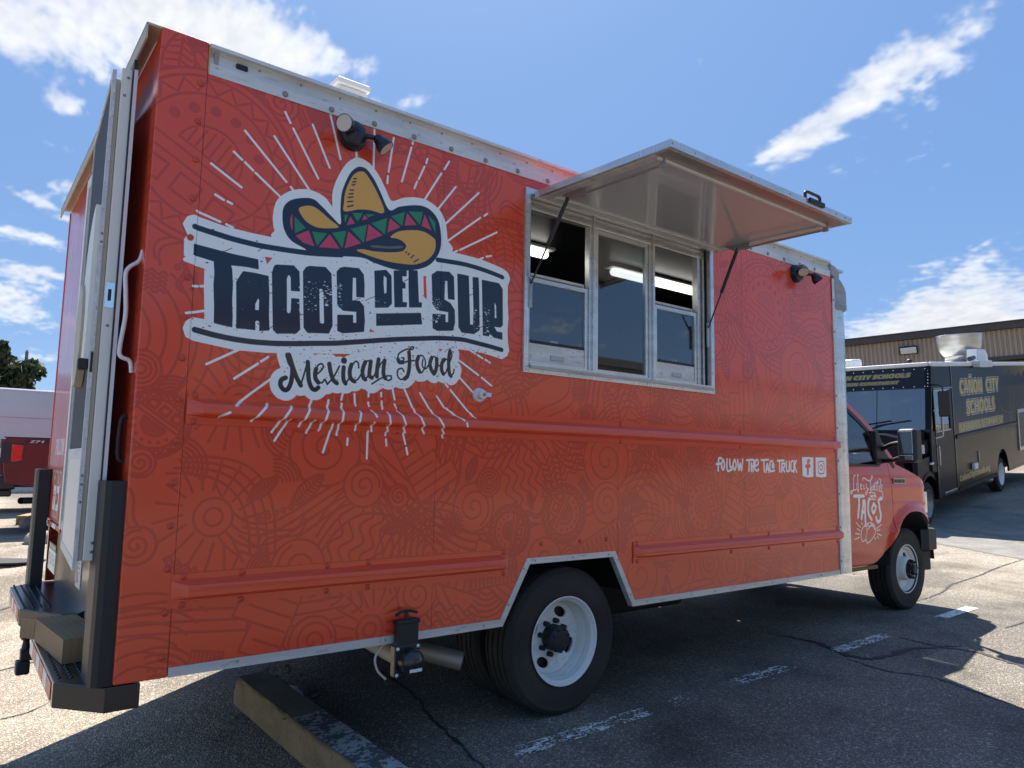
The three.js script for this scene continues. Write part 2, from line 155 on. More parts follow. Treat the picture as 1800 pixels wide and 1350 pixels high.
// ------------------------------------------------------------------ the wrap: print only (lettering, hat, drawn ornament)
// outlines of the lettering and of the hat, in millimetres on the truck side (x along the truck, y above the ground)
const ART = {
letters: [
  '162,2036 298,2025 393,2022 397,1986 347,1987 293,1983 298,1966 304,1910 305,1846 310,1790 311,1748 276,1751 247,1755 244,1820 237,1899 238,1939 233,1986 160,1996 159,2034',
  '342,1966 388,1967 436,1964 443,1892 446,1809 451,1754 415,1747 413,1782 404,1787 395,1781 397,1748 361,1748 328,1746 324,1832 318,1921 326,1938 339,1963|402,1875 391,1847 392,1824 409,1824 408,1866',
  '466,2015 535,2024 558,2004 564,1926 530,1923 527,1973 520,1986 512,1981 508,1966 512,1903 515,1836 522,1828 532,1832 534,1847 533,1891 563,1894 573,1772 558,1755 482,1745 467,1758 460,1853 451,1981 458,2008',
  '600,2034 667,2042 693,2020 700,1933 708,1806 694,1772 605,1764 589,1782 581,1914 575,2008 587,2027|644,1950 658,1952 665,1936 674,1811 665,1805 653,1810 648,1881',
  '732,2051 749,2058 815,2064 837,2042 843,2000 844,1945 810,1942 805,2024 788,2021 790,1922 824,1925 844,1906 851,1846 849,1799 800,1789 753,1781 732,1788 729,1852 796,1861 798,1828 815,1830 813,1879 753,1875 727,1893 718,2033',
  '888,2066 942,2080 968,2059 975,1938 958,1919 898,1909 892,2017|931,2057 948,2047 950,1980 937,1973 931,2023',
  '981,2084 1042,2095 1043,2072 1021,2068 1025,2039 1038,2039 1039,2016 1024,2014 1028,1951 1049,1953 1048,1934 991,1925 985,2011',
  '1054,2100 1097,2105 1109,1962 1124,1964 1124,1944 1063,1935 1057,2023',
  '905,1882 1121,1916 1129,1868 1011,1849 907,1832',
  '1173,2099 1200,2122 1266,2129 1290,2111 1297,2005 1264,2004 1257,2088 1242,2085 1242,1996 1276,1984 1299,1956 1303,1899 1293,1860 1209,1849 1187,1857 1183,1922 1250,1927 1251,1892 1268,1893 1267,1943 1206,1943 1181,1969 1177,2043',
  '1311,2129 1373,2130 1377,2062 1387,1899 1406,1899 1407,1967 1397,2127 1429,2131 1434,2063 1442,1881 1410,1859 1343,1858 1325,1880 1318,1999',
  '1451,2124 1550,2124 1573,2099 1578,1922 1564,1910 1524,1910 1545,1885 1576,1885 1577,1852 1528,1856 1500,1875 1497,1859 1464,1859 1458,1975|1525,2031 1538,2014 1542,1950 1529,1949',
],
bands: [
  '158,2101 225,2092 294,2084 358,2080 423,2079 584,2087 734,2107',
  '1201,2175 1296,2180 1365,2181 1431,2177 1503,2169 1572,2158',
  '181,1721 248,1710 317,1703 387,1701 464,1704 547,1712 633,1723 723,1734 751,1739 836,1754 923,1770 1023,1787 1132,1803 1206,1814 1282,1821 1349,1824 1413,1819 1496,1811 1575,1801',
],
body: '122,2103 134,2129 152,2138 261,2120 356,2115 488,2115 529,2109 1245,2214 1246,2217 1321,2220 1402,2218 1457,2214 1514,2205 1566,2196 1598,2184 1612,2158 1599,2122 1599,2042 1606,1959 1601,1902 1606,1837 1614,1805 1604,1779 1576,1763 1469,1780 1377,1784 1309,1783 1124,1760 925,1727 778,1703 635,1689 445,1671 326,1669 183,1686 156,1695 146,1721 154,1746 175,1759 219,1756 209,1894 207,1957 166,1964 131,1972 143,1982 133,1991 130,2046 142,2064',
holes: [
  '419,2039 449,2040 429,2011',
  '1129,2087 1141,2089 1150,1995 1148,1984 1135,1993',
  '879,1815 897,1803 875,1800',
],
hatWhite: '479,2116 457,2152 448,2207 459,2268 494,2309 542,2335 593,2343 646,2330 689,2295 689,2358 704,2419 737,2489 772,2528 804,2539 848,2524 888,2485 919,2438 956,2388 1021,2417 1082,2433 1140,2432 1200,2404 1232,2353 1244,2279 1245,2212 839,2084',
hatNavy: '479,2214 484,2257 511,2289 560,2310 603,2315 639,2294 684,2261 724,2236 721,2296 722,2358 732,2404 756,2464 783,2497 806,2508 834,2503 870,2467 901,2420 947,2351 997,2377 1073,2402 1125,2407 1168,2391 1202,2351 1217,2273 1207,2209 1166,2150 1109,2116 1033,2095 973,2091 885,2102 819,2113 657,2090 580,2088 580,2101 520,2124 489,2163',
gold: [
  '802,2486 826,2487 866,2443 902,2388 923,2344 919,2331 905,2326 856,2328 805,2319 739,2296 735,2334 741,2389 766,2453 788,2479',
  '544,2263 575,2281 604,2284 635,2272 676,2247 717,2223 678,2209 626,2201 582,2213 556,2236',
  '958,2231 996,2264 1077,2288 1129,2290 1167,2277 1186,2262 1185,2215 1155,2171 1108,2141 1057,2126 957,2120 875,2126 803,2139 831,2151 883,2152 955,2162 1015,2178 1034,2198 1034,2212 1013,2226 987,2230',
],
grey: '863,2171 882,2179 954,2188 1014,2203 1014,2192 955,2178 882,2168',
green: [
  '740,2279 755,2284 744,2249',
  '776,2296 822,2307 800,2266',
  '838,2307 876,2312 848,2295',
  '529,2224 575,2188 533,2158',
  '605,2179 666,2184 627,2125',
  '690,2192 750,2213 737,2139',
  '772,2227 843,2260 832,2180',
  '866,2272 937,2310 930,2238',
  '959,2324 1023,2358 1013,2294',
  '1043,2366 1115,2379 1102,2320',
  '1145,2369 1181,2347 1185,2298',
],
pink: [
  '767,2280 787,2254 753,2240',
  '831,2302 844,2287 821,2277',
  '518,2232 511,2209 515,2181 522,2168',
  '588,2180 615,2121 570,2126 537,2148',
  '679,2183 724,2133 636,2121',
  '761,2213 820,2175 748,2139',
  '852,2264 918,2231 843,2187',
  '952,2314 1003,2286 942,2248',
  '1036,2356 1085,2314 1025,2298',
  '1126,2370 1163,2306 1112,2316',
],
stitch: [
  '774,2446 787,2451',
  '770,2431 785,2437',
  '768,2417 781,2423',
  '760,2393 776,2398',
  '756,2375 775,2382',
  '753,2359 774,2367',
  '751,2340 775,2348',
  '752,2319 777,2330',
  '1034,2176 1040,2180',
  '1047,2168 1055,2177',
  '1062,2157 1076,2172',
  '1079,2143 1101,2158',
],
scriptThick: [
  '528,1665 538,1637 550,1617 551,1586 547,1555 537,1532 524,1527 511,1537 506,1552 511,1567 526,1575',
  '535,1665 553,1617 570,1579 588,1550',
  '612,1645 616,1605 620,1574 633,1544 648,1537 661,1547',
  '648,1621 645,1603 648,1581 660,1567',
  '703,1647 710,1614 723,1583 739,1571',
  '766,1639 765,1614 768,1587 777,1573',
  '800,1653 794,1631 796,1603 805,1590 816,1585',
  '862,1670 854,1650 851,1627 856,1604 865,1597',
  '887,1675 884,1644 883,1615 895,1607',
  '923,1688 918,1647 918,1614',
  '952,1686 948,1650 949,1626 958,1610',
  '1069,1734 1073,1696 1072,1661 1065,1629 1051,1616',
  '1117,1720 1110,1697 1115,1670 1125,1654',
  '1185,1722 1177,1696 1183,1672 1193,1658',
  '1211,1720 1212,1690 1207,1664 1199,1651',
  '1252,1721 1240,1703 1239,1672 1249,1655',
  '1281,1763 1276,1732 1276,1696 1281,1661 1290,1649',
  '1040,1688 1024,1686 1016,1697',
],
scriptThin: [
  '528,1665 534,1672 541,1662',
  '588,1550 599,1595 612,1645',
  '643,1592 667,1614 678,1633 670,1644 657,1638 648,1621',
  '660,1567 676,1568 687,1582 698,1563',
  '747,1642 725,1597 698,1563',
  '777,1573 788,1589 799,1617',
  '833,1643 830,1662 819,1669 803,1654',
  '816,1585 833,1597 847,1621',
  '888,1672 875,1677 862,1670',
  '865,1597 880,1620 886,1649',
  '895,1607 908,1622 924,1676',
  '918,1633 932,1667 952,1691',
  '958,1610 971,1602 987,1610 984,1621 968,1621 934,1606 897,1581',
  '1040,1690 1045,1705 1034,1706',
  '1016,1697 1017,1719 1036,1736 1063,1748 1085,1749 1091,1759 1079,1758 1070,1735',
  '1051,1616 1030,1612 1016,1627 1017,1651 1036,1660 1047,1647',
  '1038,1685 1065,1694 1097,1701',
  '1125,1649 1139,1653 1152,1679 1151,1709 1134,1727 1117,1720',
  '1140,1710 1138,1682 1153,1669 1169,1686 1180,1712',
  '1211,1717 1199,1729 1185,1722',
  '1199,1651 1190,1653',
  '1215,1695 1230,1691 1247,1721 1270,1723',
  '1249,1655 1263,1664 1274,1696',
  '1290,1649 1302,1663 1306,1681',
  '1281,1763 1292,1751 1288,1728 1277,1706',
],
dot: '766,1667',
rays: [
  '316,2519 487,2358',
  '279,2424 311,2401',
  '323,2394 355,2370',
  '365,2363 472,2287',
  '200,2355 315,2292',
  '222,2240 253,2227',
  '268,2224 284,2219',
  '161,2161 245,2140',
  '268,2135 292,2128',
  '430,2531 589,2342',
  '468,2644 491,2606',
  '504,2586 618,2407',
  '584,2627 665,2466',
  '654,2707 711,2516',
  '777,2601 784,2538',
  '506,2342 522,2326',
  '861,2709 864,2516',
  '956,2683 937,2521',
  '934,2501 933,2469',
  '1055,2708 1051,2683',
  '1046,2664 1004,2494',
  '1131,2635 1125,2613',
  '1117,2595 1089,2528',
  '1081,2514 1068,2479',
  '1248,2655 1223,2610',
  '1207,2586 1122,2439',
  '1288,2542 1190,2406',
  '1420,2546 1240,2355',
  '1473,2455 1455,2440',
  '1433,2426 1248,2271',
  '1532,2375 1321,2245',
  '1307,2239 1277,2220',
  '1502,2252 1473,2242',
  '1454,2233 1423,2216',
  '164,1880 181,1882',
  '191,1884 209,1887',
  '147,1777 215,1796',
  '229,1599 339,1664',
  '331,1555 415,1619',
  '427,1629 453,1649',
  '334,1452 476,1572',
  '279,1408 312,1425',
  '401,1400 455,1467',
  '482,1361 547,1463',
  '495,1329 542,1410',
  '586,1388 636,1498',
  '619,1364 640,1412',
  '670,1376 707,1499',
  '693,1289 727,1402',
  '747,1360 762,1489',
  '762,1505 767,1533',
  '819,1533 823,1485',
  '835,1460 825,1383',
  '797,1348 796,1322',
  '883,1552 883,1527',
  '883,1501 884,1487',
  '892,1467 906,1441',
  '896,1416 900,1382',
  '885,1380 886,1268',
  '941,1546 942,1531',
  '945,1510 946,1478',
  '963,1463 976,1385',
  '968,1379 969,1367',
  '972,1350 975,1324',
  '994,1570 1006,1522',
  '1007,1501 1059,1383',
  '1052,1380 1066,1333',
  '1071,1318 1078,1289',
  '1049,1577 1154,1382',
  '1131,1559 1257,1388',
  '1250,1380 1254,1368',
  '1218,1551 1258,1502',
  '1268,1500 1345,1448',
  '1358,1437 1363,1420',
  '1261,1611 1275,1597',
  '1289,1585 1419,1464',
  '1381,1783 1464,1749',
  '1480,1744 1508,1732',
  '1321,1731 1442,1667',
  '1461,1657 1519,1623',
  '1331,1651 1413,1584',
],
follow: [
  '3287,1313 3268,1315 3258,1302 3253,1237',
  '3237,1277 3282,1281',
  '3303,1307 3287,1274 3302,1242 3318,1275 3303,1307',
  '3344,1310 3346,1238 3397,1248',
  '3371,1308 3375,1262 3395,1264',
  '3422,1308 3405,1276 3421,1243 3438,1276 3422,1308',
  '3454,1308 3464,1243 3480,1284 3492,1241 3508,1311',
  '3551,1306 3617,1310',
  '3580,1307 3571,1236',
  '3600,1288 3598,1237',
  '3630,1308 3615,1235',
  '3599,1265 3622,1269',
  '3641,1269 3675,1284 3670,1309 3646,1303 3636,1255 3661,1239 3678,1249',
  '3710,1309 3792,1313',
  '3740,1310 3742,1234',
  '3763,1232 3778,1286 3796,1232',
  '3768,1252 3794,1252',
  '3842,1302 3813,1300 3807,1246 3826,1238 3858,1242',
  '3846,1289 3834,1274 3845,1259 3857,1274 3846,1289',
  '3898,1309 3975,1311',
  '3920,1310 3922,1235',
  '3951,1291 3944,1235',
  '3951,1291 3983,1289 3974,1266 3950,1262 3981,1235',
  '4002,1304 4004,1248 4022,1239 4036,1248 4039,1307',
  '4081,1310 4062,1300 4055,1254 4068,1239 4087,1245',
  '4100,1311 4092,1233',
  '4125,1312 4104,1275 4129,1234',
],
icons: [
  '4204,1335 4341,1335 4336,1206 4267,1202 4204,1211',
  '4378,1336 4512,1337 4509,1206 4437,1202 4376,1209',
],
iconMarks: [
  '4292,1314 4275,1313 4268,1224',
  '4249,1276 4295,1279',
  '4422,1311 4474,1312 4487,1296 4484,1242 4469,1226 4418,1228 4406,1241 4409,1297 4422,1311',
  '4447,1290 4425,1271 4445,1252 4466,1271 4447,1290',
  '4473,1297 4475,1295',
],
life: [
  '5548,1208 5526,1206 5508,1169 5482,1096 5448,1057 5439,1076 5476,1086 5529,1093',
  '5554,1143 5540,1101 5556,1093',
  '5606,1206 5591,1217 5577,1169 5565,1074 5556,1096',
  '5605,1116 5633,1127 5617,1137 5604,1106 5631,1095',
  '5666,1132 5658,1100 5680,1100',
  '5715,1137 5702,1116 5723,1094 5703,1052 5688,1063 5745,1099',
  '5663,1169 5686,1190 5772,1164 5841,1196 5831,1207 5793,1153 5771,1083',
  '5778,1094 5813,1121 5823,1099 5788,1083',
  '5834,1104 5858,1120 5842,1129 5833,1093 5861,1088',
  '5889,1158 5872,1082',
  '5860,1142 5928,1153',
  '5924,1169 5900,1077',
  '5936,1098 5954,1114 5937,1120 5929,1082 5951,1076',
  '5954,1185 5976,1169 5967,1131 5995,1125 5963,1082 5990,1060 5981,1016 5941,1027',
  '5748,1062 5804,1067 5864,1055',
  '5760,1006 5805,1010 5849,1004',
  '5769,1046 5775,1024 5785,1040 5793,1024 5802,1044',
  '5813,1044 5811,1024',
  '5821,1043 5843,1043',
  '5832,1043 5830,1025',
  '5850,1043 5848,1024',
  '5863,1042 5862,1024',
  '5849,1033 5862,1033',
  '5585,683 5576,730 5624,780 5735,813 5810,789 5832,751',
  '5660,679 5675,746 5766,785 5821,751',
  '5666,768 5701,793 5732,781 5767,801 5799,784',
  '5505,823 5576,779',
  '5595,820 5609,796',
  '5518,771 5564,751',
  '5479,734 5551,726',
  '5480,685 5549,700',
  '5940,792 5853,760',
  '5908,748 5851,742',
  '5860,715 5938,695',
  '5859,694 5880,674',
  '5814,688 5829,668',
  '5585,683 5616,661 5660,679',
  '5660,679 5690,646 5757,669 5818,719 5821,751',
],
tacos: [
  '5489,1039 5653,1038',
  '5573,1038 5540,864',
  '5597,849 5636,995',
  '5658,1000 5663,794',
  '5614,906 5660,905',
  '5744,1014 5713,967 5719,892 5770,838',
  '5813,973 5779,933 5807,893 5841,932 5813,973',
  '5961,1011 5905,998 5911,936 5935,876 5914,823 5868,819 5851,854',
],
};

const pts = (s) => s.split(' ').map((t) => t.split(',').map(Number));
function poly(c, s, curve = false, closed = true) { const p = pts(s); if (!curve) { c.moveTo(...p[0]); for (const q of p.slice(1)) c.lineTo(...q); if (closed) c.closePath(); return; } const n = p.length, at = (i) => (closed ? p[(i + n) % n] : p[Math.min(n - 1, Math.max(0, i))]); c.moveTo(...p[0]); for (let i = 0; i < (closed ? n : n - 1); i++) { const a = at(i - 1), b = at(i), d = at(i + 1), e = at(i + 2), k = 6; c.bezierCurveTo(b[0] + (d[0] - a[0]) / k, b[1] + (d[1] - a[1]) / k, d[0] - (e[0] - b[0]) / k, d[1] - (e[1] - b[1]) / k, d[0], d[1]); } if (closed) c.closePath(); }
const RED = 'rgb(226,79,45)', REDLINE = 'rgb(201,65,41)', NAVY = 'rgb(18,32,54)', WHITE = 'rgb(243,243,238)', GOLD = 'rgb(226,166,68)', GREEN = 'rgb(40,132,84)', PINK = 'rgb(206,62,92)';
// drawn ornament in darker red, in millimetres: suns, spirals, stepped bands, leaves, fish, waves
function ornament(c, kind, x, y, r, t, R) {
  c.save(); c.translate(x, y); c.rotate(t); c.lineWidth = 10; c.lineCap = 'round'; c.lineJoin = 'round'; c.fillStyle = RED; c.strokeStyle = REDLINE;
  const ring = (q, f) => { c.beginPath(); c.arc(0, 0, q, 0, 6.2832); if (f) c.fill(); c.stroke(); };
  if (kind === 0) { ring(r, 1); ring(r * 0.92); ring(r * 0.72); const n = 22; c.lineWidth = 9; c.beginPath(); for (let i = 0; i <= n * 2; i++) { const a = i * Math.PI / n, q = i % 2 ? r * 0.89 : r * 0.75; c[i ? 'lineTo' : 'moveTo'](q * Math.cos(a), q * Math.sin(a)); } c.stroke(); c.beginPath(); c.moveTo(-r * 0.7, -r * 0.1); c.lineTo(r * 0.7, -r * 0.1); c.moveTo(-r * 0.66, -r * 0.24); c.lineTo(r * 0.66, -r * 0.24); c.stroke(); c.fillStyle = REDLINE; for (let i = 0; i < 7; i++) { const a = 0.35 + i * 0.41; c.beginPath(); c.arc(r * 0.56 * Math.cos(a), r * 0.56 * Math.sin(a), r * 0.06, 0, 6.3); c.fill(); } c.beginPath(); c.arc(0, 0, r * 0.36, 0, Math.PI); c.closePath(); c.stroke(); for (let i = -3; i <= 3; i++) { c.beginPath(); c.moveTo(i * r * 0.09, 0); c.lineTo(i * r * 0.09, r * 0.3 * Math.sqrt(1 - (i / 4) ** 2)); c.stroke(); } c.lineWidth = 11; for (let i = -1; i < 2; i++) { c.beginPath(); c.rect(i * r * 0.4 - r * 0.13, -r * 0.56, r * 0.26, r * 0.22); c.stroke(); } }
  else if (kind === 1) { ring(r, 1); c.beginPath(); for (let i = 0; i <= 60; i++) { const a = i * 0.2, q = r * 0.82 * (1 - i / 66); c[i ? 'lineTo' : 'moveTo'](q * Math.cos(a), q * Math.sin(a)); } c.stroke(); }
  else if (kind === 2) { ring(r * 0.34, 1); for (let i = 0; i < 18; i++) { const a = i * 6.2832 / 18; c.beginPath(); c.moveTo(r * 0.6 * Math.cos(a), r * 0.42 * Math.sin(a)); c.lineTo(r * Math.cos(a), r * Math.sin(a)); c.stroke(); } ring(r * 0.16); }
  else if (kind === 3) { c.beginPath(); c.rect(-r, -r * 0.36, 2 * r, r * 0.72); c.fill(); c.stroke(); for (let i = 0; i < 12; i++) { const q = -r + (i + 0.5) * r / 6; c.beginPath(); c.moveTo(q - r / 14, -r * 0.28); c.lineTo(q, r * 0.28); c.lineTo(q + r / 14, -r * 0.28); c.stroke(); } }
  else if (kind === 4) { for (let k = 0; k < 6; k++) { c.beginPath(); c.arc(-r * 0.9, -r, r * (0.5 + k * 0.26), 0, 1.57); c.stroke(); } }
  else if (kind === 5) { c.beginPath(); c.moveTo(-r, 0); c.quadraticCurveTo(0, r * 0.75, r, 0); c.quadraticCurveTo(0, -r * 0.75, -r, 0); c.fill(); c.stroke(); c.lineWidth = 9; for (let i = -4; i <= 4; i++) { c.beginPath(); c.moveTo(i * r * 0.18, 0); c.lineTo(i * r * 0.18 + r * 0.1, r * 0.3 * (1 - (i / 6) ** 2)); c.moveTo(i * r * 0.18, 0); c.lineTo(i * r * 0.18 + r * 0.1, -r * 0.3 * (1 - (i / 6) ** 2)); c.stroke(); } c.beginPath(); c.moveTo(-r, 0); c.lineTo(r, 0); c.stroke(); }
  else if (kind === 6) { for (let k = 0; k < 5; k++) { c.beginPath(); for (let i = 0; i <= 30; i++) { const q = -r + i * r / 15; c[i ? 'lineTo' : 'moveTo'](q, (k - 2) * r * 0.24 + r * 0.1 * Math.sin(i * 0.75)); } c.stroke(); } }
  else if (kind === 7) { c.beginPath(); c.moveTo(-r, -r * 0.6); for (let i = 0; i < 4; i++) { c.lineTo(-r + i * r * 0.5, -r * 0.6 + (i + 1) * r * 0.34); c.lineTo(-r + (i + 1) * r * 0.5, -r * 0.6 + (i + 1) * r * 0.34); } c.lineTo(r, -r * 0.6); c.closePath(); c.fill(); c.stroke(); for (let i = 1; i < 8; i++) { c.beginPath(); c.moveTo(-r + i * r / 4, -r * 0.55); c.lineTo(-r + i * r / 4, -r * 0.55 + (Math.floor(i / 2) + 0.6) * r * 0.3); c.stroke(); } }
  else if (kind === 8) { ring(r, 1); for (let k = 1; k < 4; k++) ring(r * (1 - k * 0.25)); }
  else { c.beginPath(); c.moveTo(-r, -r * 0.2); c.bezierCurveTo(-r * 0.4, r * 0.9, r * 0.5, -r * 0.9, r, r * 0.3); c.stroke(); c.beginPath(); c.moveTo(-r, -r * 0.45); c.bezierCurveTo(-r * 0.4, r * 0.65, r * 0.5, -r * 1.15, r, r * 0.05); c.stroke(); for (let i = 0; i < 5; i++) { c.beginPath(); c.arc(-r * 0.6 + i * r * 0.3, r * 0.7, r * 0.08, 0, 6.3); c.stroke(); } }
  c.restore();
}
function ornaments(c, x0, x1, y0, y1, seed) {
  const R = rng(seed), put = [];
  c.strokeStyle = REDLINE; c.lineWidth = 10; c.lineCap = 'round';
  for (let i = 0; i < 90; i++) { const x = mix(x0, x1, R()), y = mix(y0, y1, R()), t = R() * 6.28, L = 260 + 300 * R(), k = (R() - 0.5) * 2.4; c.save(); c.translate(x, y); c.rotate(t); for (let j = 0; j < 4; j++) { c.beginPath(); c.moveTo(-L, j * 42); c.bezierCurveTo(-L * 0.3, j * 42 + L * k, L * 0.3, j * 42 - L * k, L, j * 30); c.stroke(); } c.restore(); }
  for (let pass = 0; pass < 3; pass++) { const rr = [190, 115, 62][pass]; for (let i = 0; i < 1500; i++) { const x = mix(x0, x1, R()), y = mix(y0, y1, R()), r = rr * (0.75 + 0.45 * R()); if (put.some(([a, b, q]) => Math.hypot(a - x, b - y) < (q + r) * (pass ? 0.72 : 0.8))) continue; put.push([x, y, r]); ornament(c, [0, 1, 1, 4, 4, 5, 6, 8, 9, 9, 2, 7, 3, 1, 4, 5][Math.floor(R() * 16)], x, y, r, R() * 6.28, R); } }
}
function flecks(c, R, n, box4, col, s0, s1) { c.fillStyle = col; for (let i = 0; i < n; i++) { const x = mix(box4[0], box4[1], R()), y = mix(box4[2], box4[3], R()), s = mix(s0, s1, R() * R()), a = R() * 6.28; c.beginPath(); for (let k = 0; k < 5; k++) { const q = s * (0.5 + R() * 0.8); c[k ? 'lineTo' : 'moveTo'](x + q * 1.5 * Math.cos(a + k * 1.26), y + q * 0.7 * Math.sin(a + k * 1.26)); } c.fill(); } }
function drawSide(c) {
  c.fillStyle = RED; c.fillRect(-100, 300, 5200, 2700);
  ornament(c, 0, 190, 2370, 340, -0.5); ornament(c, 0, 3760, 2330, 330, -0.4);
  ornaments(c, 0, 4900, 500, 2850, 5);
  ornament(c, 0, 190, 2370, 340, -0.5); ornament(c, 0, 3790, 2330, 310, -0.4);
  c.fillStyle = RED; c.fillRect(165, 1377, 4500, 115); c.fillRect(150, 734, 1485, 121); c.fillRect(2486, 730, 2200, 117);
  c.lineJoin = c.lineCap = 'round';
  const strokes = (list, w, col, curve = true) => { c.strokeStyle = col; c.lineWidth = w; c.beginPath(); for (const s of [].concat(list)) poly(c, s, curve, false); c.stroke(); };
  strokes(ART.rays, 9.5, WHITE, false);
  // white ground of the badge
  c.fillStyle = c.strokeStyle = WHITE; c.lineWidth = 14; c.beginPath(); poly(c, ART.body); poly(c, ART.hatWhite, true); c.fill(); c.stroke();
  strokes(ART.scriptThick, 84, WHITE); strokes(ART.scriptThin, 80, WHITE);
  c.fillStyle = RED; for (const s of ART.holes) { c.beginPath(); poly(c, s); c.fill(); }
  let R = rng(77);
  flecks(c, R, 330, [160, 1560, 1740, 2110], 'rgb(70,58,66)', 1.2, 5); flecks(c, R, 150, [160, 1560, 1700, 1800], 'rgb(180,80,70)', 1.5, 6); flecks(c, R, 200, [480, 1330, 1570, 1740], 'rgb(70,58,66)', 1.2, 4.5);
  c.strokeStyle = 'rgb(178,70,60)'; c.lineWidth = 3; for (let i = 0; i < 16; i++) { const x = 180 + R() * 1250, y = 1700 + R() * 370; c.beginPath(); c.moveTo(x, y); for (let k = 1; k < 5; k++) c.lineTo(x + k * 11, y + k * 6 + R() * 7); c.stroke(); }
  strokes(ART.bands, 21, NAVY);
  c.fillStyle = NAVY; c.strokeStyle = NAVY; c.lineWidth = 3;
  for (const s of ART.letters) { c.beginPath(); for (const q of s.split('|')) poly(c, q); c.fill('evenodd'); c.stroke(); }
  flecks(c, R, 60, [560, 640, 1850, 1990], 'rgb(225,228,228)', 1.2, 5); flecks(c, R, 75, [662, 745, 1880, 1990], 'rgb(225,228,228)', 1.5, 7); flecks(c, R, 80, [1150, 1230, 1880, 2000], 'rgb(225,228,228)', 1.5, 7); flecks(c, R, 70, [1400, 1500, 1870, 1990], 'rgb(225,228,228)', 1.5, 7); flecks(c, R, 25, [870, 950, 1860, 1950], 'rgb(225,228,228)', 1.2, 4); flecks(c, R, 50, [330, 1500, 1740, 2000], 'rgb(200,205,210)', 0.8, 2.4);
  c.fillStyle = NAVY; c.beginPath(); poly(c, ART.hatNavy, true); c.fill();
  c.fillStyle = GOLD; for (const s of ART.gold) { c.beginPath(); poly(c, s, true); c.fill(); }
  c.fillStyle = 'rgb(110,98,92)'; c.beginPath(); poly(c, ART.grey, true); c.fill();
  for (const [list, col] of [[ART.green, GREEN], [ART.pink, PINK]]) { c.fillStyle = c.strokeStyle = col; c.lineWidth = 2; for (const s of list) { c.beginPath(); poly(c, s); c.fill(); c.stroke(); } }
  strokes(ART.stitch, 5.5, NAVY, false);
  strokes(ART.scriptThin, 7, 'rgb(22,28,38)'); strokes(ART.scriptThick, 18, 'rgb(22,28,38)');
  const [dx, dy] = pts(ART.dot)[0]; c.fillStyle = 'rgb(22,28,38)'; c.beginPath(); c.arc(dx, dy, 13, 0, 6.3); c.fill();
  strokes(ART.follow, 14, WHITE);
  c.fillStyle = c.strokeStyle = WHITE; c.lineWidth = 8; for (const s of ART.icons) { c.beginPath(); poly(c, s); c.fill(); c.stroke(); }
  strokes(ART.iconMarks.slice(0, 2), 24, RED, false); strokes(ART.iconMarks.slice(2), 8, RED);
}
const SX = [0, 2.376, 4.9], SY0 = 0.49, SY1 = 2.84;
function sideTexture(k) { const x0 = SX[k] * 1000, x1 = SX[k + 1] * 1000, y0 = SY0 * 1000, y1 = SY1 * 1000; const t = tex(canvas(2048, 2048, (c, w, h) => { c.setTransform(w / (x1 - x0), 0, 0, -h / (y1 - y0), -x0 * w / (x1 - x0), y1 * h / (y1 - y0)); drawSide(c); }), false); return t; }
const WRAP = { roughness: 0.36, clearcoat: 0.7, clearcoatRoughness: 0.1, ior: 1.5, specularIntensity: 0.6 };
const wavy = noiseTexture(256, (i, j) => { const v = 255 * (0.6 * tnoise(i / 64, j / 64, 4) + 0.4 * tnoise(i / 21.33, j / 21.33, 12)); return [v, v, v]; }, false);
wavy.repeat.set(1.3, 1.3);
const wrapMaterial = (map, extra = {}) => phys(0xffffff, WRAP.roughness, { map, clearcoat: WRAP.clearcoat, clearcoatRoughness: WRAP.clearcoatRoughness, ior: WRAP.ior, specularIntensity: WRAP.specularIntensity, bumpMap: wavy, bumpScale: 0.007, ...extra });
const sideMat = [wrapMaterial(sideTexture(0)), wrapMaterial(sideTexture(1))];
const ornamentMap = tex(canvas(1024, 1024, (c, w, h) => { c.scale(w / 2000, h / 2000); c.fillStyle = RED; c.fillRect(0, 0, 2000, 2000); ornaments(c, 200, 1800, 200, 1800, 21); }), true, true, 0.5, 0.5);
M.wrap = wrapMaterial(ornamentMap);
M.redPlain = wrapMaterial(null); M.redPlain.color = new THREE.Color(RED);
M.redRail = wrapMaterial(null); M.redRail.color = new THREE.Color('rgb(232,88,48)');
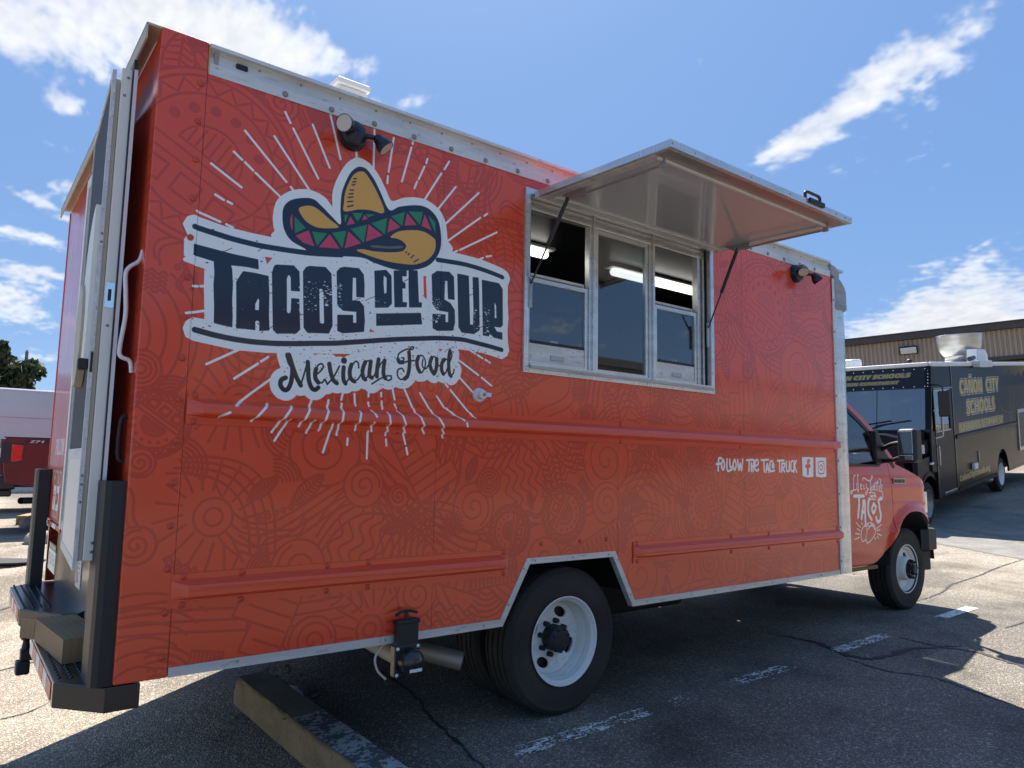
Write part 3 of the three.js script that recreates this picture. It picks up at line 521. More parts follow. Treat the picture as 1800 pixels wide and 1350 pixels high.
// ------------------------------------------------------------------ ground
function groundY(x, z) { const back = Math.min(0.36, Math.max(0, (1.4 - x)) * 0.235) * smooth(-10, -4.5, z); const s = 1.2, t = (Math.min(x, 46) - 11.9) / s; const rise = 0.109 * s * (t > 30 ? t : Math.log(1 + Math.exp(t))); return rise - back + 0.05 * smooth(-6, -10, z) * smooth(8, 3, x) + 0.008 * (vnoise(x * 0.9 + 40, z * 0.9) - 0.5) * smooth(0.5, -1, x); }
function axis(a, b, step, far) { const v = []; for (let q = a; q <= b + 1e-6; q += step) v.push(q); let d = step, hi = b, lo = a; while (hi < far) { d *= 1.35; hi += d; v.push(hi); } d = step; while (lo > -far) { d *= 1.35; lo -= d; v.unshift(lo); } return v; }
const gx = axis(-3, 15, 0.12, 600), gz = axis(-12, 5, 0.12, 600);
{
  const p = [], uv = [], col = [], idx = [], n = gx.length;
  for (const z of gz) for (const x of gx) {
    p.push(x, groundY(x, z), z); uv.push(x / 3, z / 3);
    let v = 0.72 + 0.5 * fbm(x * 0.5, z * 0.5, 4) + 0.22 * (fbm(x * 2.3 + 9, z * 2.3, 3) - 0.5);
    v *= mix(1, 0.62, smooth(0.5, 0.68, fbm(x * 0.8 - 20, z * 0.8 + 7, 4))); v *= mix(1, 0.7, smooth(0.62, 0.72, fbm(x * 2.6 + 3, z * 2.6 - 8, 3)));          // oil and tyre darkening
    const pale = smooth(1.3, 0.2, x) * smooth(0.3, -1.4, z) + smooth(7, 8.5, x) * 0.6;   // painted sunlight: lit areas lightened and warmed in the vertex colour
    v *= 1 + 0.75 * Math.min(1, pale) * (0.7 + 0.6 * fbm(x * 1.7, z * 1.7 + 50, 3));
    col.push(v * (1 + 0.05 * pale), v, v * (1 - 0.08 * pale), 1);
  }
  for (let j = 0; j < gz.length - 1; j++) for (let i = 0; i < n - 1; i++) { const a = j * n + i; idx.push(a, a + n, a + 1, a + 1, a + n, a + n + 1); }
  const g = new THREE.BufferGeometry(); g.setAttribute('position', new THREE.Float32BufferAttribute(p, 3)); g.setAttribute('uv', new THREE.Float32BufferAttribute(uv, 2)); g.setAttribute('color', new THREE.Float32BufferAttribute(col, 4)); g.setIndex(idx); g.computeVertexNormals();
  const ground = part('parking_lot', g, M.asphalt, scene, 'worn asphalt of the parking lot'); ground.userData.kind = 'structure';
  // cracks, some sealed with tar
  const crack = (list, w, seed) => { const R = rng(seed), c = new THREE.CatmullRomCurve3(list.map(([x, z]) => new THREE.Vector3(x, 0, z))), N = Math.ceil(c.getLength() / 0.03), L = [], Q = []; for (let i = 0; i <= N; i++) { const q = c.getPoint(i / N), t = c.getTangent(i / N), e = w * (0.45 + 0.9 * R()) * Math.min(1, 0.3 + 4 * Math.min(i / N, 1 - i / N)), j = (R() - 0.5) * w * 0.8; for (const s of [-1, 1]) { const x = q.x - t.z * (s * e * 0.5 + j), z = q.z + t.x * (s * e * 0.5 + j); L.push([x, groundY(x, z) + 0.004, z]); } } return sheet((u, v) => { const k = Math.round(v * N) * 2 + Math.round(u); return [...L[k], L[k][0], L[k][2]]; }, 1, N, true); };
  const cr = [[[[4.59, -0.55], [4.6, -0.16], [4.45, 0.17], [4.5, 0.29], [5.0, 0.32], [5.44, 0.48]], 0.05], [[[5.32, 0.09], [5.26, 0.4], [5.31, 0.64], [5.16, 0.95], [5.2, 1.5]], 0.045], [[[4.37, 0.19], [4.29, 0.49], [4.38, 0.72], [4.3, 0.94], [4.1, 1.4]], 0.02], [[[7.0, -0.5], [7.76, -0.58], [8.38, -0.73], [9.39, -0.82], [10.47, -0.94], [11.37, -0.96]], 0.025], [[[1.68, -1.4], [1.65, -1.09], [1.6, -0.75], [1.5, -0.43], [1.44, -0.12], [1.35, 0.3]], 0.018], [[[-0.14, -2.81], [0.03, -2.74], [0.3, -2.9]], 0.012], [[[6.38, 0.44], [6.59, 0.45], [6.85, 0.46], [7.2, 0.6]], 0.02], [[[-0.3, -1.6], [-0.06, -1.53], [0.04, -1.56], [0.17, -1.45], [0.5, -1.5]], 0.012], [[[0.0, -0.7], [0.21, -0.78], [0.33, -0.84], [0.6, -0.95]], 0.014], [[[-0.9, -4], [-0.4, -4.1], [0.2, -3.9], [0.6, -4.2]], 0.02], [[[-0.2, -6], [0.3, -6.1], [0.9, -5.9]], 0.03]];
  cr.forEach(([l, w], i) => part('crack', crack(l, w, 100 + i), M.tar, ground));
  const conc = (xa, za, xb, zb, wid) => sheet((u, v) => { const x = mix(xa, xb, v) + u * wid, z = mix(za, zb, v); return [x, groundY(x, z) + 0.005, z, x / 1.6, z / 1.6]; }, 12, 40, true);
  M.apron = std(lin(0.62, 0.62, 0.62), 0.92, 0, { map: concreteMap, bumpMap: concreteMap, bumpScale: 0.003 });
  part('concrete_strip', conc(13.0, -4, 9.2, 3, 1.25), M.apron, ground); part('concrete_strip', conc(15.6, -6, 10.7, 3, 2.4), M.apron, ground);
  // the worn painted line of the stall
  const worn = tex(canvas(2048, 64, (c, w, h) => { const im = c.createImageData(w, h); for (let j = 0; j < h; j++) for (let i = 0; i < w; i++) { const x = i / w * 5.6 + 1.55; const keep = [[1.5, 2.5, 0.5], [2.6, 2.9, 0.36], [3.2, 3.9, 0.5], [4.0, 4.2, 0.3], [4.45, 5.35, 0.56], [5.7, 6.1, 0.28], [6.35, 7.2, 0.75]].reduce((s, [a, b, k]) => Math.max(s, k * smooth(a - 0.12, a + 0.12, x) * smooth(b + 0.12, b - 0.12, x)), 0.1); const nn = 0.55 * fbm(i / 18, j / 9, 4) + 0.45 * vnoise(i / 3.5, j / 3.5); const a = nn < keep * 0.9 ? 255 : 0, g = 205 + 35 * vnoise(i / 5, j / 5), o = (j * w + i) * 4; im.data[o] = g; im.data[o + 1] = g; im.data[o + 2] = g * 0.97; im.data[o + 3] = a; } c.putImageData(im, 0, 0); }), false);
  const paint = std(0xffffff, 0.85, 0, { map: worn, alphaTest: 0.5, side: THREE.DoubleSide });
  part('stall_line', sheet((u, v) => { const x = 1.55 + u * 5.6, z = mix(0.215, -0.015, u) - v * 0.105; return [x, groundY(x, z) + 0.0045, z, u, v]; }, 60, 1, false), paint, ground, 'worn white stall line broken into flakes');
}
// small stones and litter lying about
{
  const R = rng(3), list = []; const stone = (x, z, s) => { const g = new THREE.IcosahedronGeometry(s, 1), p = g.attributes.position; for (let i = 0; i < p.count; i++) { const k = 0.75 + 0.5 * hash2(Math.round(p.getX(i) / s * 9) + 50, Math.round((p.getY(i) * 3 + p.getZ(i)) / s * 9) + 90); p.setXYZ(i, p.getX(i) * k, p.getY(i) * k * 0.6, p.getZ(i) * k); } g.computeVertexNormals(); g.rotateY(R() * 6).translate(x, groundY(x, z) + s * 0.25, z); list.push(g); };
  for (let i = 0; i < 260; i++) { const t = R(); const x = t < 0.5 ? mix(0.2, 5.5, R()) : mix(-0.6, 12, R()), z = t < 0.5 ? mix(-1.6, 1.6, R()) : mix(-5, 2, R()); stone(x, z, 0.003 + 0.008 * R() * R()); }
  for (let i = 0; i < 40; i++) stone(1.0 + 0.3 * R(), mix(-1.9, -1.2, R()), 0.006 + 0.014 * R());
  stone(0.83, -1.36, 0.028); stone(0.86, -1.27, 0.02); stone(0.72, -0.9, 0.018);
  const m = part('loose_gravel', list, std(lin(0.2, 0.18, 0.15), 0.95), scene, 'small loose stones scattered over the asphalt'); m.userData.kind = 'stuff'; m.userData.category = 'gravel';
}

// ------------------------------------------------------------------ the food truck
const truck = thing('food_truck', 'red food truck with hat badge, raised serving hatch and white rear wheels', 'food truck');
const sideMesh = (name, pl, z0, z1, k, holes) => part(name, wrapUV(extZ(pl, z0, z1, holes), SX[k], SX[k + 1], SY0, SY1), sideMat[k], truck);
sideMesh('side_panel', [[0.1672, 0.52], [1.2212, 0.52], [1.2212, 2.7], [0.1672, 2.7]], -0.006, 0, 0);
sideMesh('side_panel', [[1.2228, 0.52], [1.598, 0.52], [1.755, 0.796], [2.3465, 0.796], [2.3753, 0.752], [2.3753, 1.725], [1.72, 1.725], [1.72, 2.625], [2.3753, 2.625], [2.3753, 2.7], [1.2228, 2.7]], -0.006, 0, 0);
sideMesh('side_panel', [[2.3768, 0.746], [2.497, 0.52], [3.5242, 0.52], [3.5242, 2.7], [2.3768, 2.7], [2.3768, 2.625], [3.19, 2.625], [3.19, 1.725], [2.3768, 1.725]], -0.006, 0, 1);
sideMesh('side_panel', [[3.5258, 0.52], [4.659, 0.52], [4.659, 2.7], [3.5258, 2.7]], -0.006, 0, 1);
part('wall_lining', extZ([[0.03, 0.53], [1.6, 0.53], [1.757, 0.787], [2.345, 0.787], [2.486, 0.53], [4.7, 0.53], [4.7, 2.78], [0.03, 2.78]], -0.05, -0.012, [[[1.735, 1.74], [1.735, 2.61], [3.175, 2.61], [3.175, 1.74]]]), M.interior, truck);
for (const q of [[[0.1675, 0.505], [1.609, 0.505], [1.594, 0.538], [0.1675, 0.538]], [[1.594, 0.538], [1.609, 0.505], [1.767, 0.777], [1.749, 0.806]], [[1.749, 0.806], [1.767, 0.777], [2.335, 0.777], [2.352, 0.806]], [[2.352, 0.806], [2.335, 0.777], [2.486, 0.505], [2.501, 0.538]], [[2.501, 0.538], [2.486, 0.505], [4.656, 0.505], [4.656, 0.538]]]) part('edge_trim', extZ(q, -0.03, 0.005), M.galv, truck);
part('corner_cap', wrapUV(box(0, 0.1665, 0.505, 2.822, -0.09, 0.004, 0.006), SX[0], SX[1], SY0, SY1), sideMat[0], truck);
// pressed rub rails with tapered ends
function rail(x0, x1, y0, y1, taper0, taper1, k) {
  const h = y1 - y0, prof = (b) => [[0, 0.0005], [0, 0.006], [0.22, 0.006], [0.3, 0.006 + 0.03 * b], [0.35, 0.006 + 0.034 * b], [0.62, 0.006 + 0.034 * b], [0.67, 0.006 + 0.031 * b], [0.8, 0.006 + 0.006 * b], [0.83, 0.006], [1, 0.006], [1, 0.0005]];
  const xs = [x0, x0 + (taper0 ? 0.05 : 0.001), x1 - (taper1 ? 0.05 : 0.001), x1], b = [taper0 ? 0 : 1, 1, 1, taper1 ? 0 : 1];
  const g = sheet((u, v) => { const i = Math.round(v * 3), q = prof(b[i])[Math.round(u * 10)]; return [xs[i], y0 + q[0] * h, q[1]]; }, 10, 3, false), c = toCreasedNormals(g, 0.5);
  return wrapUV(c, SX[k], SX[k + 1], SY0, SY1);
}
part('rub_rail', rail(0.17, 2.376, 1.379, 1.49, true, false, 0), sideMat[0], truck); part('rub_rail', rail(2.376, 4.656, 1.379, 1.49, false, false, 1), sideMat[1], truck);
part('rub_rail', rail(0.158, 1.632, 0.736, 0.853, true, true, 0), sideMat[0], truck); part('rub_rail', rail(2.49, 4.656, 0.732, 0.845, true, false, 1), sideMat[1], truck);
// bolts and rivets
const dome = new THREE.SphereGeometry(0.0125, 12, 6, 0, 6.2832, 0, 1.5708).rotateX(Math.PI / 2).scale(1, 1, 0.75);
const bolt = (x, y, z, m = M.redPlain, s = 1) => { const b = part('bolt', dome, m, truck); b.position.set(x, y, z); b.scale.setScalar(s); };
for (let i = 0; i < 15; i++) bolt(0.144, 2.65 - i * 0.1482, 0.004);
for (const x of [0.197, 1.026, 2.392, 3.478, 4.63]) { bolt(x, 1.482, 0.004); bolt(x, 1.388, 0.004); }
for (const x of [0.198, 0.4, 0.732, 0.909, 1.606]) { bolt(x, 0.843, 0.004); bolt(x, 0.746, 0.004); }
for (const x of [2.52, 3.366, 3.77, 4.177, 4.63]) { bolt(x, 0.836, 0.004); bolt(x, 0.742, 0.004); }
for (const x of [1.84, 2.1, 2.29]) bolt(x, 0.87, 0, M.redPlain, 0.9);
for (const [x, y] of [[0.4, 0.525], [1.0, 0.523], [1.5, 0.521], [1.64, 0.6], [1.73, 0.76], [1.8, 0.792], [2.05, 0.792], [2.3, 0.792], [2.37, 0.76], [2.47, 0.57], [2.6, 0.521], [3.2, 0.521], [3.8, 0.521], [4.4, 0.521]]) bolt(x, y, 0.005, M.boltGrey, 0.4);
// roof rail: bolted flange, hollow, lip
part('roof_rail', extX([[2.696, 0.0005], [2.696, 0.006], [2.74, 0.006], [2.744, 0.003], [2.785, -0.012], [2.796, 0.002], [2.798, 0.018], [2.812, 0.018], [2.814, -0.05], [2.78, -0.05]], 0.1685, 4.642), M.aluWhite, truck);
for (let x = 0.461; x < 4.6; x += 0.198) bolt(x, 2.715, 0.006, M.boltGrey, 1.0);
for (let x = 0.36; x < 4.6; x += 0.17) { const b = part('screw', dome, M.boltGrey, truck); b.position.set(x, 2.783, -0.009); b.scale.setScalar(0.4); }
part('marker_lamp', box(0.268, 0.312, 2.757, 2.777, -0.01, 0.006, 0.004), M.blackPlastic, truck, 'small black marker lamp on the white roof rail');
part('rail_end', box(0.186, 0.202, 2.742, 2.792, -0.02, 0.004), M.concrete, truck);
part('sealant', box(0.1655, 0.1705, 2.70, 2.815, -0.02, 0.007, 0.002), std(lin(0.5, 0.36, 0.12), 0.7), truck);
// front corner post with its cast cap
{
  const a = []; for (let i = 0; i <= 10; i++) { const t = i / 10 * Math.PI / 2; a.push([4.78 + 0.204 * Math.sin(t), -0.2 + 0.204 * Math.cos(t)]); }
  part('corner_post', extY([[4.66, 0.0], [4.66, 0.004], ...a, [4.984, -0.26], [4.93, -0.26], [4.93, -0.2], [4.78, -0.06], [4.66, -0.04]], 0.505, 2.5), M.alu, truck);
  part('post_flange', box(4.661, 4.692, 0.51, 2.69, 0.004, 0.0085), M.aluWhite, truck);
  for (let y = 0.6; y < 2.65; y += 0.24) { bolt(4.672, y, 0.0085, M.boltGrey, 0.7); bolt(4.705, y + 0.03, 0.004, M.boltGrey, 0.4); }
  part('post_cap', extZ([[4.643, 2.722], [4.694, 2.7], [4.694, 2.46], [4.855, 2.46], [4.866, 2.53], [4.865, 2.6], [4.846, 2.645], [4.8, 2.685], [4.77, 2.7], [4.768, 2.735], [4.75, 2.765], [4.715, 2.79], [4.643, 2.802]], -0.24, 0.012, [], 0.012), std(lin(0.42, 0.43, 0.44), 0.55, 0.35, { map: scuffMap }), truck, 'grey cast corner cap');
  for (const y of [2.475, 2.49, 2.505]) part('cap_ridge', box(4.7, 4.862, y - 0.003, y + 0.003, 0.006, 0.016), M.aluDark, truck);
}
part('front_wall', box(4.935, 4.98, 0.9, 2.78, -2.27, -0.262), M.whitePaint, truck);
part('far_side_wall', box(0.03, 4.8, 0.505, 2.8, -2.53, -2.5), M.wrap, truck);
part('roof', box(0.01, 4.95, 2.79, 2.81, -2.52, -0.052), M.whitePaint, truck);
part('floor', box(0.05, 4.93, 0.93, 1.0, -2.49, -0.06), M.under, truck);
part('ceiling', box(0.05, 4.9, 2.62, 2.63, -2.478, -0.056), M.ceiling, truck);
// rear wall: near part behind the open door, far part with lettering, header
M.rearDark = wrapMaterial(null); M.rearDark.color = new THREE.Color(RED);
const rearTex = tex(canvas(512, 1024, (c, w, h) => { c.fillStyle = RED; c.fillRect(0, 0, w, h); c.save(); c.scale(w / 950, h / 1900); ornaments(c, 50, 900, 100, 1800, 31); c.fillStyle = WHITE; c.textAlign = 'center'; c.font = 'bold 116px sans-serif'; c.save(); c.translate(475, 1530); c.scale(0.82, 1.1); c.fillText('FOLLOW', 0, 0); c.fillText('THE TACO', 0, 160); c.fillText('TRUCK', 0, 320); c.restore(); c.fillRect(150, 1590 - 0, 1, 1); c.restore(); }), false);
const rearMat = wrapMaterial(rearTex);
part('rear_panel', box(0.004, 0.03, 0.89, 2.811, -0.868, -0.0905), M.rearDark, truck);
{ const g = box(0.004, 0.03, 0.89, 2.811, -2.53, -1.58), p = g.attributes.position, uv = g.attributes.uv; for (let i = 0; i < p.count; i++) uv.setXY(i, (p.getZ(i) + 2.53) / 0.95, (p.getY(i) - 0.89) / 1.91); part('rear_panel', g, rearMat, truck, 'rear panel with white lettering beside the door opening'); }
part('rear_panel', box(0.004, 0.03, 2.72, 2.811, -1.58, -0.868), M.rearDark, truck);
{ const f = (x0, y0, x1, y1) => { const g = box(-0.001, 0.004, 0, 0, 0, 0); return g; };
  const ic = (z0) => part('social_icon', box(-0.0005, 0.004, 0.955, 1.09, z0, z0 + 0.105, 0.002), M.whitePlastic, truck); const a = ic(-2.13), b = ic(-1.98);
  part('icon_mark', [box(-0.0015, 0, 0.985, 1.06, -2.082, -2.07), box(-0.0015, 0, 1.028, 1.04, -2.1, -2.056)], M.redPlain, truck); part('icon_mark', new THREE.TorusGeometry(0.028, 0.004, 6, 24).rotateY(Math.PI / 2).translate(-0.0005, 1.022, -1.928), M.redPlain, truck); }
part('door_frame', [box(-0.018, 0.05, 0.89, 2.72, -0.905, -0.87), box(-0.018, 0.05, 0.89, 2.72, -1.6, -1.545), box(-0.018, 0.05, 2.665, 2.72, -1.545, -0.905), box(-0.012, 0.05, 0.885, 0.93, -1.545, -0.905)], M.cream, truck, 'cream frame of the rear doorway');
part('drip_rail', [extY([[-0.05, 0.0], [-0.05, -2.55], [-0.044, -2.55], [-0.044, 0.0]], 2.76, 2.815), box(-0.05, 0.004, 2.812, 2.82, -2.55, 0)], M.creamDark, truck, 'tan drip rail over the rear doorway');
part('corner_cap', box(0, 0.16, 0.89, 2.8, -2.545, -2.5305), M.redPlain, truck);
// rear door, opened right round against the near rear wall
{
  const d = holder('rear_door', truck, [-0.036, 0, -0.872]); d.rotation.y = -0.06;
  part('door_leaf', box(-0.018, 0.018, 0.9, 2.685, 0.006, 0.745, 0.004), M.cream, d); part('door_seal', [box(0.0185, 0.03, 0.9, 2.72, 0.725, 0.762), box(0.0185, 0.028, 2.67, 2.69, 0.02, 0.725)], M.black, d);
  part('edge_strip', box(0.021, 0.033, 0.9, 2.68, 0.7625, 0.765), M.whitePlastic, d);
  part('latch_plate', box(-0.014, 0.014, 1.785, 1.875, 0.7452, 0.748), M.chrome, d); part('latch_bolt', box(-0.006, 0.004, 1.81, 1.85, 0.748, 0.755), M.blackPlastic, d);
  for (const [y, x] of [[2.65, 0.004], [2.58, -0.004], [1.72, 0], [0.96, 0.006], [0.93, 0.006]]) { const b = part('screw', dome, M.boltGrey, d); b.position.set(x, y, 0.7452); b.scale.setScalar(0.45); }
  const s = holder('screen_door', truck, [-0.077, 0, -0.872]); s.rotation.y = -0.058;
  const z0 = 0.01, z1 = 0.74; part('screen_frame', [box(-0.007, 0.006, 0.87, 2.67, z1 - 0.022, z1), box(-0.007, 0.006, 0.87, 2.67, z0, z0 + 0.022), box(-0.007, 0.006, 0.87, 0.905, z0 + 0.022, z1 - 0.022), box(-0.007, 0.006, 2.64, 2.67, z0 + 0.022, z1 - 0.022), box(-0.007, 0.006, 1.245, 1.285, z0 + 0.022, z1 - 0.022)], M.aluWhite, s);
  part('screen_mesh', [box(-0.003, 0.001, 1.285, 2.64, z0 + 0.022, z1 - 0.022)], M.mesh, s); part('kick_panel', box(-0.005, 0.005, 0.905, 1.245, z0 + 0.022, z1 - 0.022), M.cream, s);
  const arc = []; for (let i = 0; i <= 16; i++) { const t = -Math.PI / 2 + i / 16 * Math.PI; arc.push([z1 - 0.03 - 0.3 * Math.cos(t), 1.87 + 0.29 * Math.sin(t)]); }
  const lp = extZ([[z1 - 0.023, 1.58], ...arc, [z1 - 0.023, 2.16]], 0, 0.02); lp.rotateY(-Math.PI / 2); part('latch_panel', lp.translate(-0.003, 0, 0), M.cream, s);
  const q = []; for (let i = 0; i <= 16; i++) { const t = i / 16 * Math.PI; q.push([z1 - 0.32 + 0.16 * Math.cos(t * 2) , 1.72 + 0.2 * Math.sin(t * 2)]); }
  const sl = extZ(q.slice(0, 16), 0, 0.026); part('sliding_panel', sl.rotateY(-Math.PI / 2).translate(-0.006, 0, 0), M.creamDark, s);
  part('door_stop', box(0.0065, 0.02, 0.9, 2.64, z1 - 0.06, z1 - 0.01), M.creamDark, s); part('screen_latch', [box(-0.04, -0.007, 1.56, 1.6, z1 - 0.07, z1 - 0.02, 0.006), box(-0.004, 0.004, 1.55, 1.62, z1, z1 + 0.005, 0.002)], M.blackPlastic, s);
  for (const y of [2.05, 2.02, 1.62, 1.585, 1.19, 1.16, 1.1]) { const b = part('screw', dome, M.boltGrey, s); b.position.set(0, y, z1); b.scale.setScalar(0.4); }
}
part('grab_handle', [tube([[0.004, 1.995, -0.06], [-0.006, 1.955, -0.06], [-0.034, 1.928, -0.06], [-0.046, 1.9, -0.06], [-0.04, 1.824, -0.062], [-0.036, 1.75, -0.064], [-0.046, 1.64, -0.063], [-0.042, 1.606, -0.06], [-0.012, 1.592, -0.06], [-0.004, 1.552, -0.06]], 0.0075, 60)], std(lin(0.75, 0.74, 0.71), 0.35, 0.2), truck, 'white bent grab rod on the rear corner');
part('pull_handle', [tube([[0.003, 1.4, -0.1], [-0.018, 1.385, -0.1], [-0.02, 1.26, -0.1], [0.003, 1.238, -0.1]], 0.008, 24)], M.blackPlastic, truck);
for (const s of [0, 1]) { const m = (z) => (s ? -2.53 - z : z), P = [[0.0, -0.012], [-0.045, -0.012], [-0.062, -0.022], [-0.07, -0.045], [-0.07, -0.17], [-0.06, -0.2], [0.0, -0.205]].map(([x, z]) => [x, m(z)]); part('corner_bumper', extY(s ? P.reverse() : P, 0.502, 1.175, 0), M.black, truck); }
// step bumper in two halves with raised grip studs
for (const [k, P] of [[0, [[0.085, -0.008], [-0.02, -0.008], [-0.15, -0.165], [-0.15, -1.0], [0.0, -1.2], [0.085, -1.2]]], [1, [[0.085, -1.37], [0.0, -1.37], [-0.15, -1.63], [-0.15, -2.37], [-0.02, -2.522], [0.085, -2.522]]]]) {
  const st = holder('step_bumper', truck); part('step_plate', extY(P.slice().reverse(), 0.418, 0.5, 0.004), M.blackGloss, st);
  const R = [], za = k ? -2.42 : -1.05, zb = k ? -1.62 : -0.2; for (let r = 0; r < 4; r++) for (let i = 0; i < 22; i++) { const g = cyl(0.0035, 0.0075, 0.006, 6); g.translate(-0.128 + r * 0.034, 0.503, mix(za, zb, (i + 0.5 * (r % 2)) / 21.5)); R.push(g); } const sm = part('grip_studs', R, M.blackGloss, st); sm.userData.kind = 'stuff';
  for (let i = 0; i < 6; i++) { const a = mix(k ? -2.34 : -0.97, k ? -1.66 : -0.2, i / 6), b = mix(k ? -2.34 : -0.97, k ? -1.66 : -0.2, (i + 0.9) / 6); part('reflector', box(-0.1525, -0.1505, 0.432, 0.488, Math.min(a, b), Math.max(a, b)), i % 2 ? std(lin(0.5, 0.05, 0.04), 0.35) : M.whitePlastic, st); }
}
part('kick_panel', box(0.06, 0.09, 0.42, 0.885, -2.33, -0.2), M.blackGloss, truck, 'black panel between the steps and the doorway');
for (let i = 0; i < 4; i++) part('reflector', box(-0.003, 0.004, 0.86, 0.885, -2.46 + i * 0.2, -2.29 + i * 0.2), i % 2 ? std(lin(0.5, 0.05, 0.04), 0.35) : M.whitePlastic, truck);
const plateTex = tex(canvas(256, 128, (c, w, h) => { c.fillStyle = '#e8e8de'; c.fillRect(0, 0, w, h); c.fillStyle = '#3f5a48'; c.fillRect(0, 0, w, 30); c.fillStyle = '#e8e8de'; for (let i = 0; i < 7; i++) c.fillRect(30 + i * 30, 6 + (i % 3) * 3, 14, 12); c.fillStyle = '#44484a'; for (let i = 0; i < 6; i++) { c.fillRect(22 + i * 37, 48, 9, 52); c.fillRect(22 + i * 37, 48 + (i % 3) * 18, 24, 9); } }), false);
const faceUV = (g, z0, z1, y0, y1) => { const p = g.attributes.position, uv = g.attributes.uv; for (let i = 0; i < p.count; i++) uv.setXY(i, (p.getZ(i) - z0) / (z1 - z0), (p.getY(i) - y0) / (y1 - y0)); return g; };
part('license_plate', faceUV(box(-0.022, -0.018, 0.66, 0.8, -1.89, -1.6), -1.89, -1.6, 0.66, 0.8), std(0xffffff, 0.4, 0, { map: plateTex }), truck);
part('paper_notice', faceUV(box(0.056, 0.0595, 0.62, 0.83, -1.46, -1.3), -1.46, -1.3, 0.62, 0.83), std(0xffffff, 0.7, 0, { map: tex(canvas(128, 160, (c, w, h) => { c.fillStyle = '#d9d4c6'; c.fillRect(0, 0, w, h); c.fillStyle = '#6a6a66'; for (let i = 0; i < 15; i++) c.fillRect(12, 14 + i * 9, 40 + 60 * hash2(i, 4), 4); }), false) }), truck);
part('tow_hitch', [box(-0.16, 0.1, 0.33, 0.38, -1.315, -1.255, 0.006), cyl(0.012, 0.018, 0.05, 14).translate(-0.14, 0.40, -1.285), new THREE.SphereGeometry(0.027, 20, 14).translate(-0.14, 0.44, -1.285), box(-0.175, -0.12, 0.27, 0.33, -1.32, -1.25, 0.01)], M.black, truck);
// underbody
part('chassis_rail', box(0.12, 6.2, 0.62, 0.86, -0.86, -0.8), M.under, truck); part('chassis_rail', box(0.12, 6.2, 0.62, 0.86, -1.73, -1.67), M.under, truck);
for (const x of [0.4, 1.1, 2.9, 3.7, 4.5]) part('cross_member', box(x, x + 0.08, 0.86, 0.93, -2.45, -0.08), M.under, truck);
part('rear_axle', [rod([2.065, 0.365, -0.3], [2.065, 0.365, -2.23], 0.06, 16), new THREE.SphereGeometry(0.18, 20, 14).translate(2.065, 0.365, -1.265)], M.under, truck);
part('added_blocker_box', box(2.75, 4.3, 0.12, 0.9, -2.48, -1.9, 0.02), M.under, truck); part('added_dark_panel', box(1.4, 2.68, 0.4, 0.92, -0.84, -0.81), M.under, truck);  // dark box and panel, both added to hide sunlit ground beyond the arch
part('deepened_fuel_tank', box(2.8, 4.1, 0.2, 0.85, -1.6, -0.95, 0.05), M.under, truck);  // tank made deeper to block the sight of sunlit ground behind
part('water_tank', box(0.3, 1.25, 0.52, 0.85, -1.6, -0.95, 0.03), M.under, truck);
part('wheel_house', [box(1.5, 2.6, 0.86, 0.925, -0.8, -0.055), box(1.5, 1.53, 0.56, 0.86, -0.8, -0.055), box(2.57, 2.6, 0.56, 0.86, -0.8, -0.055)], M.under, truck);
part('sill_strip', box(4.35, 5.86, 0.425, 0.452, -0.335, -0.305), std(lin(0.2, 0.14, 0.04), 0.8), truck, 'ochre strip under the sill');
part('exhaust_pipe', [new THREE.TubeGeometry(new THREE.LineCurve3(new THREE.Vector3(1.14, 0.44, -0.42), new THREE.Vector3(1.485, 0.335, -0.14)), 8, 0.043, 22), new THREE.TubeGeometry(new THREE.LineCurve3(new THREE.Vector3(1.3, 0.391, -0.29), new THREE.Vector3(1.4853, 0.3349, -0.1398)), 6, 0.039, 22), new THREE.RingGeometry(0.039, 0.043, 22).lookAt(new THREE.Vector3(0.345, -0.105, 0.28)).translate(1.485, 0.335, -0.14)], Object.assign(std(lin(0.3, 0.26, 0.21), 0.5, 0.5), { side: THREE.DoubleSide }), truck, 'bare exhaust pipe ahead of the rear wheel');
